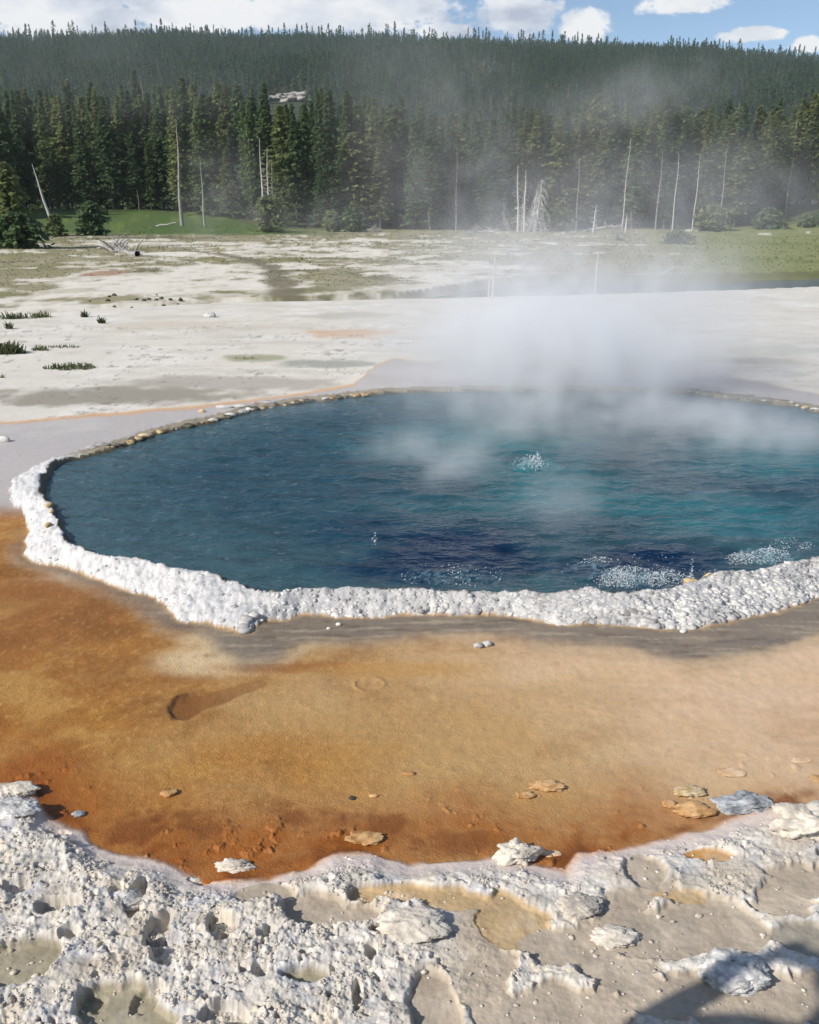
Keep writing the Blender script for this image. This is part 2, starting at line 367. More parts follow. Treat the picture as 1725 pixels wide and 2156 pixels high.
def rim_dist(x, y):
    xw = x + 0.045 * fbm(x / 0.22, y / 0.2, 3, 401); yw = y + 0.035 * fbm(x / 0.2, y / 0.22, 3, 411)
    j = fbm(x / 0.06, y / 0.06, 2, 421)
    return (*poly_dist(xw + 0.010 * j, yw + 0.012 * j, POOL), *poly_dist(xw + 0.03 * j, yw - 0.024 * j, OUT))
def fields(x, y):
    """height, colour, roughness and grain of the ground sheet at every point"""
    n = x.shape; r = np.hypot(x, y)
    H = far_height(x, y); C = np.zeros(n + (3,)); RG = np.full(n, 0.85); GR = np.full(n, 0.5)
    def put(mask, c):
        nonlocal C
        C = C * (1 - mask[..., None]) + np.asarray(c) * mask[..., None]
    w1 = fbm(x / 1.6, y / 1.6, 5, 3); w2 = fbm(x / 0.45, y / 0.45, 4, 9); w3 = fbm(x / 6, y / 6, 5, 21); w4 = fbm(x / 0.12, y / 0.12, 3, 31)
    dP, inP, dO, inO = rim_dist(x, y)
    ye = np.interp(x, EX, EY); yb = np.interp(x, BX, BY)
    # ---- pale terrace round the spring
    put(np.ones(n), lin(215, 208, 196))
    put(ss(w1, -0.15, 0.4) * 0.5, lin(234, 230, 222)); put(ss(w2 + 0.5 * w1, 0.05, 0.5) * 0.35, lin(190, 184, 175)); put(ss(fbm(x / 2.2, y / 0.8, 5, 46), 0.08, 0.4) * ss(y, 9, 12) * 0.4, lin(184, 178, 166))
    terr = ss(y, 12, 13.5)
    put(terr * ss(fbm(x / 0.9, y / 0.5, 4, 44), 0.05, 0.35) * 0.45, lin(192, 186, 172))
    for (px, py, rx, ry, c, k) in [(735, 706, 110, 16, (206, 176, 146), 0.9), (540, 762, 90, 8, (150, 150, 118), 0.8), (220, 845, 330, 26, (146, 138, 124), 0.9), (690, 775, 120, 13, (146, 146, 138), 0.8), (480, 815, 300, 20, (160, 152, 140), 0.7),
                                   (1650, 745, 130, 12, (196, 196, 184), 0.8), (1600, 770, 120, 10, (176, 172, 162), 0.6), (380, 690, 260, 14, (196, 184, 164), 0.5), (1050, 668, 300, 14, (206, 200, 188), 0.5), (730, 665, 120, 9, (170, 166, 152), 0.5)]:
        put(ss(ell(x, y, gell(px, py, rx, ry), 0.55 * w1 + 0.5 * w2), 1.0, 0.5) * k, lin(*c))
    speck = ss(fbm(x / 0.22, y / 0.22, 5, 77, 0.7) + 0.45 * w1, 0.18, 0.5) * ss(y, 9, 11) * (1 - ss(y, 17, 22))
    put(speck * ss(-x + 0.35 * y, 0.5, 6) * 0.75, lin(128, 122, 108))
    # ---- the wet lilac apron on the far left and its orange margin
    ap = np.array([G(a, b, 0.08) for a, b in [(-700, 925), (-100, 898), (0, 889), (200, 872), (400, 856), (520, 842), (640, 826), (745, 808), (790, 770), (830, 752), (900, 760), (1300, 775), (1500, 782), (1725, 828), (2100, 870)]])
    yap = np.interp(x, ap[:, 0], ap[:, 1]) + 0.12 * w2
    apron = ss(yap - y, 0.0, 0.10) * ss(y, 5.2, 6.8)
    put(apron, lin(184, 177, 173)); put(apron * ss(w1 + 0.4 * w2, 0, 0.5) * 0.5, lin(200, 193, 188)); put(apron * ss(y, 8.4, 6.6) * 0.45, lin(160, 153, 150))
    marg = np.exp(-((yap - y - 0.03) / 0.10) ** 2)
    put(marg * ss(-x, -0.4, 0.5) * 0.85, lin(206, 158, 104)); put(marg * ss(x, -0.4, 0.4) * 0.4, lin(206, 178, 150))
    put(ss(ell(x, y, gell(1230, 790, 520, 30), 0.4 * w1), 1, 0.5) * 0.6, lin(206, 198, 200))
    # ---- bacterial mat in front of the rim
    mat = ss(5.9 + 0.2 * w1 - y, 0, 0.5) * ss(-3.05 - 0.25 * w1 - x, -9, -8.6)
    left = (x < -2.2) & (y < 8.2)
    leftm = ss(7.15 + 0.25 * w1 - y, 0, 0.5) * ss(-2.3 - x, -0.3, 0.5)
    mat = np.maximum(mat, leftm) * ~inO
    u = np.clip((x + 1.6) / 3.6, -0.4, 1.2)
    tone = ss(u + 0.35 * w1 + 0.10 * w2, 0.0, 0.75)
    base = (np.asarray(lin(162, 110, 44)) * (1 - tone)[..., None] + np.asarray(lin(186, 153, 103)) * tone[..., None])
    t2 = ss(u + 0.2 * w1 + 0.22 * (y - 3.3), 0.5, 1.1)
    mot = fbm(x / 0.055, y / 0.055, 3, 37); mt = ss(mot + 0.4 * w2, 0.08, 0.45) * (0.6 - 0.35 * tone); base = base * (1 - mt)[..., None] + np.asarray(lin(196, 150, 84)) * mt[..., None]
    base = base * (1 - t2)[..., None] + np.asarray(lin(208, 178, 147)) * t2[..., None]
    C = C * (1 - mat)[..., None] + base * mat[..., None]
    for (px, py, rx, ry, c, k) in [(80, 1290, 260, 110, (150, 96, 42), 0.8), (260, 1420, 230, 50, (150, 98, 40), 0.6), (470, 1385, 190, 48, (208, 182, 142), 1.0), (480, 1345, 150, 26, (212, 184, 144), 0.9), (610, 1405, 190, 18, (146, 92, 36), 0.8),
                                   (560, 1600, 330, 90, (166, 112, 40), 0.6), (830, 1410, 240, 22, (184, 138, 74), 0.7), (150, 1520, 160, 40, (176, 124, 50), 0.6), (60, 1600, 160, 40, (146, 96, 44), 0.6), (1350, 1420, 420, 36, (206, 176, 140), 0.6)]:
        put(mat * ss(ell(x, y, gell(px, py, rx, ry), 0.5 * w1 + 0.35 * w2), 1.15, 0.4) * k, lin(*c))
    m6 = fbm(x / 0.75, y / 0.55, 5, 261, 0.62)
    put(mat * ss(m6, 0.05, 0.35) * 0.7 * (1 - 0.75 * tone), lin(124, 80, 30)); put(mat * ss(-m6, 0.05, 0.35) * 0.5 * (1 - 0.7 * tone), lin(190, 148, 80))
    put(mat * ss(fbm(x / 0.9, y / 0.35, 4, 265), 0.05, 0.4) * 0.35 * tone, lin(178, 146, 104)); put(mat * ss(fbm(x / 0.03, y / 0.03, 2, 269), 0.2, 0.5) * 0.3, lin(206, 166, 104)); put(mat * ss(fbm(x / 0.03, y / 0.03, 2, 273), 0.25, 0.5) * 0.3 * (1 - 0.6 * tone), lin(120, 78, 34))
    put(mat * ss(w2 + 0.35 * w4 + 0.4 * (1 - tone), 0.30, 0.62) * 0.4 * (1 - tone), lin(132, 80, 26))
    fgd = np.interp(x, FGX, FGY) - y + 0.05 * w2 + 0.02 * w4          # > 0 on the crust side
    rust = ss(-fgd, 0.62, 0.02) * (1 - ss(x, 0.9, 1.35)) + 0.55 * ss(-fgd, 0.22, 0.0) * ss(x, 0.9, 1.35)
    put(mat * np.clip(rust * (0.75 + 0.7 * w2 + 0.3 * mot), 0, 1), lin(152, 86, 24))
    for (px, py, rx, ry) in [(430, 1745, 90, 40), (620, 1725, 70, 30), (800, 1745, 60, 26), (300, 1750, 60, 26), (980, 1770, 80, 20), (1180, 1810, 30, 20)]:
        put(mat * ss(ell(x, y, gell(px, py, rx * 1.25, ry * 1.25), 1.1 * w2 + 0.9 * w4 + 0.5 * mot), 1.2, 0.2) * 0.7, lin(116, 62, 18))
    put(mat * ss(-fgd, 0.16, 0.0) * ss(w2 + 0.6 * w4, -0.1, 0.35) * 0.75, lin(108, 58, 16))
    hax, hay = G(396, 1489); hbx, hby = G(540, 1442); sx_, sy_ = hbx - hax, hby - hay; tt = np.clip(((x - hax) * sx_ + (y - hay) * sy_) / (sx_ ** 2 + sy_ ** 2), 0, 1)
    h = np.hypot(x - hax - tt * sx_, y - hay - tt * sy_) / (0.115 - 0.06 * tt) + 0.7 * w2 + 0.35 * w4; put(mat * ss(h, 1.15, 0.6) * 0.85 * (1 - 0.45 * tt), lin(122, 76, 30)); put(mat * np.exp(-((h - 0.95) / 0.16) ** 2) * ss(hax - x, -0.06, 0.05) * 0.75, lin(84, 50, 24))
    hr = ell(x, y, RING, 0.25 * w2 + 0.2 * w4)
    # ---- wet grey collar below the rim
    wd = np.interp(x, [-3.6, -2.2, -1.2, -0.9, 0.2, 1.5, 3.0], [0.06, 0.16, 0.16, 0.36, 0.38, 0.40, 0.46]) * (1 + 0.5 * w1 + 0.15 * w2)
    coll = ss(wd - dO, -0.10, 0.16) * ~inO * ss(6.8 - y, 0, 1.0)
    put(coll * 0.92, lin(118, 108, 96)); put(coll * ss(fbm(x / 0.5, y / 0.12, 4, 15), 0.0, 0.4) * 0.6, lin(150, 134, 112)); put(coll * ss(fbm(x / 0.6, y / 0.16, 4, 16), 0.12, 0.4) * ss(x, -0.3, 1) * 0.7, lin(92, 84, 76))
    put(coll * ss(fbm(x / 0.45, y / 0.05, 4, 17), 0.10, 0.34) * 0.55, lin(172, 158, 134)); put(coll * ss(fbm(x / 0.25, y / 0.06, 4, 18), 0.12, 0.4) * 0.5, lin(96, 78, 58))
    put(np.exp(-((dO - wd * 0.95) / 0.05) ** 2) * ~inO * ss(6.4 - y, 0, 1.0) * ss(w2, -0.3, 0.4) * 0.6, lin(204, 176, 136))
    put(np.exp(-(dO / 0.025) ** 2) * ~inO * ss(6.8 - y, 0, 0.5) * 0.7, lin(196, 160, 112))
    RG = RG * (1 - mat) + (0.50 + 0.25 * m6) * mat; GR = GR * (1 - mat) + (0.46 - 0.30 * t2) * mat
    RG = RG * (1 - coll) + 0.45 * coll
    RG = np.where(apron > 0.5, 0.5, RG); GR = GR * (1 - apron) + 0.15 * apron
    H = H + mat * (0.006 * w2 + 0.003 * w4 + 0.0022 * mot) - mat * 0.013 * ss(h, 1.05, 0.75) * (1 - tt) ** 0.7 + mat * 0.006 * np.exp(-((hr - 1.0) / 0.16) ** 2)
    clod = 0.6 * ss(fbm(x / 0.10, y / 0.10, 4, 91, 0.65) + 0.5 * w2, 0.3, 0.6) * ss(-fgd, 0.55, 0.05) * mat
    H = H + clod * 0.022
    # ---- raised rim of the spring
    nearness = 1 - ss(y, 6.6 + 1.5 * ss(-x, 2.4, 2.9), 8.6)
    basez = 0.07 * ss(y, 6.2, 8.8) * (1 - ss(y, 14, 22)) + 0.0
    H = H + basez
    crest = 0.074 + 0.026 * nearness + (0.022 * fbm(x / 0.35, y / 0.35, 3, 51) + 0.012 * fbm(x / 0.1, y / 0.1, 3, 52)) * nearness
    band = inO & ~inP
    q = dP / (dP + dO + 1e-6)
    prof = np.where(q < 0.28, 1 - 0.18 * (q / 0.28) ** 2, 0.82 * np.clip(1 - (np.clip(q, 0.28, 1) - 0.28) / 0.72, 0, 1) ** 0.7)
    f1, f2, cid = worley(x / 0.040 + 0.8 * w2, y / 0.030 + 0.8 * w4, 33)
    H = np.where(band, basez + (crest - basez) * prof + nearness * (0.014 * (1 - np.clip(f1, 0, 1) ** 2) - 0.007) * ss(q, 0.02, 0.2) + 0.026 * w2 + 0.020 * w4 + 0.008 * mot, H)
    H = np.where(inP, basez + (crest - basez) * (1 - ss(dP, 0.0, 0.07)) - 0.9 * ss(dP, 0.0, 0.5), H)
    wh = np.asarray(lin(196, 193, 190)) * (0.86 + 0.22 * cid + 0.25 * ss(-x, 0.6, 1.2))[..., None]
    f3, f4, _ = worley(x / 0.11 + 1.2 * w2, y / 0.08 + w4, 35); crk = (1 - ss(f4 - f3, 0.02, 0.10))[..., None] * 0.4; wh = wh * (1 - crk) + np.asarray(lin(128, 124, 120)) * crk
    wh = wh * (1 - 0.35 * ss(w1 + w2, 0.0, 0.6))[..., None] + np.asarray(lin(168, 168, 172)) * (0.35 * ss(w1 + w2, 0.0, 0.6))[..., None]
    farb = np.asarray(lin(150, 138, 116)) * np.ones(n + (1,)); sel = ss(y, np.where(x < -2.6, 8.3, 6.9), np.where(x < -2.6, 8.7, 7.4))[..., None]
    C = np.where(band[..., None], wh * (1 - sel) + farb * sel, C)
    C = np.where(inP[..., None], np.asarray(lin(92, 84, 66)), C)
    # ---- river channel behind the terrace and its far bank
    chan = (y > ye) & (x > -80)
    yeff = y + 0.25 * w1
    wid = np.maximum(yb - ye, 0.8)
    cp = np.clip((yeff - ye) / wid, 0, 1)
    depth = np.interp(x, [-40, -8, 0, 4, 60], [0.03, 0.05, 0.3, 0.5, 0.5])
    prof = np.where(cp < 1, -depth * ss(cp, 0.0, 0.18) * (1 - ss(cp, 0.72, 1.0)), 0)
    H = H + np.where(y > ye - 0.2, prof, 0)
    far = ss(yeff - ye, 0.1, 0.5)
    FC = np.zeros(n + (3,)); FC[:] = lin(150, 142, 112)
    def fput(mask, c):
        nonlocal FC
        FC = FC * (1 - mask[..., None]) + np.asarray(c) * mask[..., None]
    xr = x / np.maximum(y, 1)                                   # left to right across the plain
    fput(ss(w3 + 0.35 * w1, 0.02, 0.34) * 0.8, lin(126, 122, 80))
    fput(ss(fbm(x / 3.0, y / 3.0, 4, 71), 0.2, 0.4) * 0.7, lin(104, 100, 70))
    pw = 0.75 * fbm(x / 6.5, y / 7.0, 5, 81, 0.6) + 0.55 * fbm(x / 1.9, y / 2.4, 5, 83, 0.65)
    bias = np.interp(xr, [-0.6, -0.42, -0.25, -0.05, 0.1, 0.22, 0.34, 0.6], [-0.16, -0.10, 0.13, 0.14, 0.02, -0.14, -0.3, -0.34])
    bias = bias * ss(y, 92, 70) + np.interp(y, [24, 30, 45, 70, 90], [0.14, 0.06, -0.02, -0.02, -0.18])
    white = ss(pw + bias + 0.12 * w1, 0.0, 0.2)
    fput(white * 0.92, lin(224, 217, 204)); fput((1 - white) * ss(fbm(x / 1.2, y / 1.5, 4, 85, 0.65), 0.0, 0.4) * 0.55, lin(104, 98, 72)); fput(white * ss(w1 + w3, 0.05, 0.4) * 0.6, lin(180, 170, 148)); fput(white * ss(fbm(x / 0.8, y / 1.0, 4, 89, 0.65), 0.08, 0.4) * 0.5, lin(168, 158, 136))
    green = ss(xr, 0.24, 0.36) * (1 - white)
    fput(green * 0.8, lin(126, 132, 76)); fput(green * ss(w3, 0, 0.3) * 0.6, lin(104, 114, 56))
    lush = ss(y, 88, 94) * ss(-xr, 0.04, 0.16); fput(lush * 0.95, lin(72, 94, 42)); fput(lush * ss(w3 + 0.5 * w1, -0.05, 0.3) * 0.6, lin(66, 98, 36)); fput(lush * ss(fbm(x / 2.5, y / 5, 4, 87), 0.05, 0.35) * 0.6, lin(112, 124, 56)); fput(lush * ss(y, 96, 90) * 0.4, lin(112, 120, 60))
    dark_dip = np.exp(-((y - 84.5 - 0.06 * x - 1.2 * w3) / 1.5) ** 2) * ss(-xr, 0.16, 0.22); fput(dark_dip * 0.95, lin(52, 54, 42)); H = H - 0.25 * dark_dip  # dark, slightly sunken strip across the left plain
    fput(ss(ell(x, y, gell(225, 575, 60, 7), 0.3 * w1), 1, 0.6) * 0.8, lin(150, 108, 78))
    gul = np.array([G(a, b) for a, b in [(420, 528), (520, 545), (570, 562), (585, 580), (592, 600), (618, 632)]]); dg, _ = poly_dist(x, y, gul, False)
    gm = ss(0.7 + 0.6 * w1 - dg, 0, 0.5) * far; fput(gm * 0.9, lin(116, 108, 86))
    fput(ss(y, 104 + 24 * ss(-xr, 0.15, 0.22), 112 + 24 * ss(-xr, 0.15, 0.22)) * 0.9, lin(70, 74, 40)); fput(ss(np.abs(np.arctan2(x, y)), 0.9, 1.3) * 0.7, lin(150, 142, 110))
    C = C * (1 - far)[..., None] + FC * far[..., None]
    H = H + far * (0.20 * w3 * ss(y, 42, 55) + 0.05 * w1)
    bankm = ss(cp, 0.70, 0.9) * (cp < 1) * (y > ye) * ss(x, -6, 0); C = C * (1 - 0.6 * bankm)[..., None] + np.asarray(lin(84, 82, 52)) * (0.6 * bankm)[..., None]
    # ---- near crust of knobbly sinter
    fg = ss(fgd, -0.01, 0.03); s = r < 6
    if s.any():
        xs, ys, fd = x[s], y[s], fgd[s]; a1, a2, a4 = w1[s], w2[s], w4[s]
        big = fbm(xs / 0.32, ys / 0.32, 4, 101); med = fbm(xs / 0.095, ys / 0.08, 4, 111, 0.6); tiny = fbm(xs / 0.028, ys / 0.026, 3, 115, 0.6)
        g1, _, ci = worley(xs / 0.026 + a4 * .9, ys / 0.026 + big, 121); g2, _, cj = worley(xs / 0.012 + a4, ys / 0.012, 131)
        leftness = 1 - ss(xs, -0.35, 0.25); swell = ss(fd, 0.0, 0.2)
        knob = ss(fbm(xs / 0.2, ys / 0.16, 3, 181) + 0.35 * leftness, -0.05, 0.3)          # where the popcorn texture is strong
        hh = 0.010 + 0.034 * ss(fd, 0.0, 0.2) + swell * (0.024 * big + 0.015 * med + 0.009 * np.abs(med) + 0.0065 * tiny * (0.5 + knob)) + 0.012 * leftness * swell
        grain = ss(fd, 0.04, 0.16) * knob
        hh = hh + grain * (0.0060 * (1 - np.clip(g1, 0, 1) ** 2) * (0.4 + ci) + 0.0034 * (1 - np.clip(g2, 0, 1) ** 2))
        bs = np.zeros(xs.shape); tint = np.zeros(xs.shape + (3,)); tint[:] = lin(172, 158, 140)
        TC = [lin(174, 160, 142), lin(180, 154, 116), lin(184, 136, 74), lin(150, 143, 130), lin(154, 146, 124), lin(164, 92, 22)]
        for (e, k) in BAS_E:
            q_ = ell(xs, ys, e, 0.75 * a2 + 0.30 * a4 + 0.45 * big + 0.12 * med); mk = ss(q_, 1.06, 0.80); bs = np.maximum(bs, mk); tint = tint * (1 - mk)[:, None] + np.asarray(TC[k]) * mk[:, None]
        rnd = ss(big + 0.6 * a2 + 0.25 * a4 + 0.1 * med, 0.08, 0.19) * ss(xs, -0.15, 0.4) * ss(fd, 0.2, 0.3); bs = np.maximum(bs, rnd)
        hh = hh * (1 - bs) + (0.022 + 0.006 * a2 + 0.006 * big + 0.0045 * med + 0.0018 * tiny) * bs
        pit = np.zeros(xs.shape)
        for e in PIT_E: pit = np.maximum(pit, ss(ell(xs, ys, e, 0.9 * a2 + 0.9 * a4 + 0.5 * med), 1.02, 0.8))
        p2 = ss(fbm(xs / 0.075, ys / 0.05, 3, 141) + 0.25 * med, 0.30, 0.40) * (0.35 + 0.65 * leftness) * ss(fd, 0.08, 0.2) * (1 - bs)
        hh = hh - 0.048 * pit * (1 - 0.6 * bs) - 0.032 * p2
        f = fg[s]; hs = H[s]; H[s] = hs * (1 - f) + (hs * 0.2 + hh) * f
        cw = np.asarray(lin(204, 197, 187)) * np.ones(xs.shape + (1,))
        def cput(mask, c):
            nonlocal cw
            cw = cw * (1 - mask[:, None]) + np.asarray(c) * mask[:, None]
        cput(ss(fbm(xs / 0.22, ys / 0.22, 4, 151), 0.0, 0.3) * 0.8, lin(186, 186, 190)); cput(ss(fbm(xs / 0.18, ys / 0.18, 4, 161), 0.12, 0.38) * 0.5, lin(222, 206, 176))
        cput(ss(fbm(xs / 0.30, ys / 0.2, 4, 171), 0.1, 0.4) * 0.6, lin(166, 158, 146)); cput(ss(fbm(xs / 0.05, ys / 0.04, 3, 175), 0.15, 0.4) * 0.5, lin(168, 164, 160)); cput(ss(ci, 0.72, 0.8) * 0.4, lin(230, 225, 216)); cput(ss(cj, 0.85, 0.9) * 0.25 * grain, lin(140, 132, 122))
        cput(ss(fbm(xs / 0.4, ys / 0.25, 4, 177), 0.02, 0.35) * 0.45, lin(172, 156, 132)); cput(ss(fbm(xs / 0.02, ys / 0.016, 2, 178), 0.25, 0.5) * 0.35 * swell, lin(134, 128, 122))
        sm = ss(0.15 + 0.08 * a2 - fd, 0, 0.08); cput(sm * 0.85, lin(212, 196, 186)); cput(ss(0.05 + 0.06 * a2 - fd, 0, 0.05) * 0.6, lin(208, 160, 118))
        bc = ss(bs + 0.25 * med + 0.2 * a4, 0.25, 0.75); cput(bc, 0); stain = ss(fbm(xs / 0.16, ys / 0.13, 4, 191), 0.0, 0.4)[:, None] * 0.35; tint = tint * (1 - stain) + np.asarray(lin(196, 184, 166)) * stain; cw = cw + tint * bc[:, None] * (1 + 0.25 * a2 + 0.25 * a4 + 0.15 * tiny)[:, None]
        C[s] = C[s] * (1 - f)[:, None] + cw * f[:, None]; RG[s] = RG[s] * (1 - f) + 0.8 * f
        GR[s] = GR[s] * (1 - f) + (0.30 * (1 - bs) + 0.14 * bs) * f
    return H, np.clip(C, 0.004, 0.95), RG, GR

def polar_sheet(th, rr):
    T, Rr = np.meshgrid(th, rr); x = Rr * np.sin(T); y = Rr * np.cos(T)
    nr, nt = T.shape; i = np.arange(nr * nt).reshape(nr, nt)
    a = i[:-1, :]; b = np.roll(i, -1, 1)[:-1, :]; c = np.roll(i, -1, 1)[1:, :]; d = i[1:, :]
    return x.ravel(), y.ravel(), np.stack([a.ravel(), b.ravel(), c.ravel(), d.ravel()], 1)
def build_ground():
    dense = np.linspace(R(-38), R(38), 1000); cl = np.linspace(R(38), R(180), 90)[1:-1]
    th = np.concatenate([-cl[::-1] , dense, cl, [R(180)]])
    phi = np.concatenate([np.linspace(R(80), R(54), 24)[:-1], np.arange(R(54), R(37), -0.0009), np.arange(R(37), R(6), -0.0014), np.arange(R(6), R(0.86), -0.0011)])
    rr = CAM_H / np.tan(phi)
    x, y, F = polar_sheet(th, rr)
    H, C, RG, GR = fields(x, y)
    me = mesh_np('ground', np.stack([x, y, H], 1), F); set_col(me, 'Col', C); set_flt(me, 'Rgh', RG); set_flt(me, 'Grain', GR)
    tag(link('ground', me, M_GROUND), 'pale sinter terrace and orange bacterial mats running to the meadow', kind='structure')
    return x.reshape(len(rr), -1), y.reshape(len(rr), -1), H.reshape(len(rr), -1), rr[-1]
GX, GY, GH, R_END = build_ground()
def gz(x, y):
    H, _, _, _ = fields(np.array([float(x)]), np.array([float(y)])); return float(H[0])
def gzs(x, y): return fields(np.asarray(x, float), np.asarray(y, float))[0]

def build_hill():
    th = np.concatenate([np.linspace(R(-45), R(45), 260), np.linspace(R(45), R(315), 80)[1:-1]])
    rr = np.concatenate([np.linspace(R_END - 6, 260, 24), np.linspace(270, 1120, 100), np.linspace(1160, 2800, 12)])
    x, y, F = polar_sheet(th, rr)
    H = far_height(x, y) - np.where(np.hypot(x, y) < R_END + 2, 0.5, 0.0)
    me = mesh_np('hill', np.stack([x, y, H], 1), F)
    m, w, b = new_mat('forest_floor'); p = pos(w)
    n = w.noise(p, 0.05, 5.0, 0.6)
    w.link(w.ramp(n, [(0.35, (0.022, 0.028, 0.014)), (0.55, (0.045, 0.055, 0.022)), (0.7, (0.085, 0.095, 0.04))]), b.inputs['Base Color']); b.inputs['Roughness'].default_value = 0.95
    tag(link('hill', me, m), 'long wooded hill closing the view', kind='structure')
build_hill()

# ------------------------------------------------------------------ water of the spring and of the river
VENTS = [gell(940, 1165, 260, 85, Z_WATER), gell(1360, 1185, 230, 65, Z_WATER), gell(760, 1120, 260, 50, Z_WATER)]
def build_water():
    xs = np.arange(-4.4, 7.4, 0.022); ys = np.arange(4.9, 13.4, 0.022)
    X, Y = np.meshgrid(xs, ys); x = X.ravel(); y = Y.ravel()
    d, ins = rim_dist(x, y)[:2]; keep = (ins | (d < 0.02)).reshape(X.shape)
    wv = 0.036 * fbm(x / 0.62 + 0.3 * y, y / 0.26, 4, 201) + 0.007 * fbm(x / 0.20, y / 0.085, 2, 211)
    for (vx, vy, k) in [(*G(1350, 1215, .08), 1.0), (*G(1115, 975, .08), 1.0), (*G(1620, 1165, .08), 0.8)]:
        rr = np.hypot(x - vx, (y - vy)); wv += 0.012 * k * np.sin(rr * 24 + 2 * fbm(x, y, 2, 5)) * np.exp(-rr / 0.5)
    calm = ss(d, 0.0, 0.35); wv = wv * (0.35 + 0.65 * calm)
    i = np.arange(x.size).reshape(X.shape)
    k = keep[:-1, :-1] & keep[1:, :-1] & keep[:-1, 1:] & keep[1:, 1:]
    F = np.stack([i[:-1, :-1][k], i[:-1, 1:][k], i[1:, 1:][k], i[1:, :-1][k]], 1)
    used = np.unique(F); remap = np.full(x.size, -1); remap[used] = np.arange(len(used)); F = remap[F]
    x, y, wv, d = x[used], y[used], wv[used], d[used]
    w1 = fbm(x / 0.9, y / 0.6, 4, 221)
    deep = ss(d + 0.35 * w1, 0.05, 1.5) * 0.55
    for e in VENTS: deep = np.maximum(deep, ss(ell(x, y, e, 0.6 * w1), 1.25, 0.2))
    teal = np.maximum.reduce([ss(ell(x, y, gell(px, py, rx, ry, Z_WATER), 0.6 * w1), 1.2, 0.2) for (px, py, rx, ry) in
                              [(1000, 930, 320, 60), (1250, 1060, 420, 40), (1560, 1080, 260, 50), (1650, 960, 260, 60), (1150, 1010, 200, 60)]])
    C = np.asarray(lin(54, 84, 92)) * (1 - deep)[:, None] + np.asarray(lin(22, 58, 76)) * deep[:, None]
    t = teal[:, None] * 0.7; C = C * (1 - t) + np.asarray(lin(36, 106, 114)) * t
    vd = np.maximum.reduce([ss(ell(x, y, e, 0.5 * w1), 1.1, 0.2) for e in VENTS[:2]])[:, None] * 0.9
    C = C * (1 - vd) + np.asarray(lin(8, 34, 64)) * vd
    lg = (ss(-x, 0.3, 3.2) * ss(d, 1.6, 0.2))[:, None] * 0.6; wm = ss(fbm(x / 0.42, y / 0.13, 4, 241), -0.1, 0.4)[:, None] * 0.55; C = C * (1 - wm) + C * 0.55 * wm  # ripple shading painted into the water colour as dark strokes
    C = C * (1 - lg) + np.asarray(lin(70, 92, 98)) * lg
    fo = np.zeros(x.shape)
    for (px, py, rx, ry, k) in [(1330, 1214, 95, 22, .85), (1620, 1172, 60, 20, .8), (1118, 977, 46, 14, .8), (1250, 1195, 60, 16, .4), (950, 1215, 120, 16, .3)]:
        fo = np.maximum(fo, k * ss(ell(x, y, gell(px, py, rx, ry, Z_WATER), 0.9 * fbm(x / 0.07, y / 0.06, 3, 251)), 1.1, 0.3) * ss(fbm(x / 0.035, y / 0.03, 3, 255), -0.15, 0.3))
    C = C * (1 - fo)[:, None] + np.asarray(lin(150, 186, 196)) * fo[:, None]; wv = wv + 0.02 * fo
    me = mesh_np('pool_water', np.stack([x, y, Z_WATER + wv], 1), F); set_col(me, 'Col', C)
    m, w, b = new_mat('spring_water'); p = pos(w)
    col = w.n('ShaderNodeAttribute', attribute_name='Col').outputs['Color']
    w.link(col, b.inputs['Base Color']); b.inputs['Roughness'].default_value = 0.07; b.inputs['IOR'].default_value = 1.33
    mp = w.n('ShaderNodeMapping'); w.link(p, mp.inputs[0]); mp.inputs['Scale'].default_value = (1, 1.8, 1)
    bump(w, b, w.m('ADD', w.noise(mp.outputs[0], 4.5, 4.0, 0.55), w.m('MULTIPLY', w.noise(mp.outputs[0], 15.0, 3.0, 0.55), 0.25)), 0.08, 0.5)
    tag(link('pool_water', me, m), 'deep blue water of the steaming hot spring', kind='structure')
    # river
    pts = list(zip(EX, EY + 0.3)); bk = list(zip(BX, BY))
    V = []; F = []
    xs = np.linspace(-20, 60, 90)
    for k_, xx in enumerate(xs):
        V += [(xx, np.interp(xx, EX, EY) + 0.2, -0.25), (xx, np.interp(xx, BX, BY) + 0.6, -0.25)]
        if k_: F.append((2 * k_ - 2, 2 * k_, 2 * k_ + 1, 2 * k_ - 1))
    me = mesh_np('river', V, F)
    m, w, b = new_mat('river_water'); b.inputs['Base Color'].default_value = (*lin(66, 78, 82), 1); b.inputs['Roughness'].default_value = 0.08; b.inputs['IOR'].default_value = 1.33
    mp = w.n('ShaderNodeMapping'); w.link(pos(w), mp.inputs[0]); mp.inputs['Scale'].default_value = (0.4, 1.6, 1); bump(w, b, w.noise(mp.outputs[0], 4.0, 4.0, 0.6), 0.05, 0.5)
    tag(link('river', me, m), 'narrow blue grey river behind the white terrace', kind='structure')
build_water()

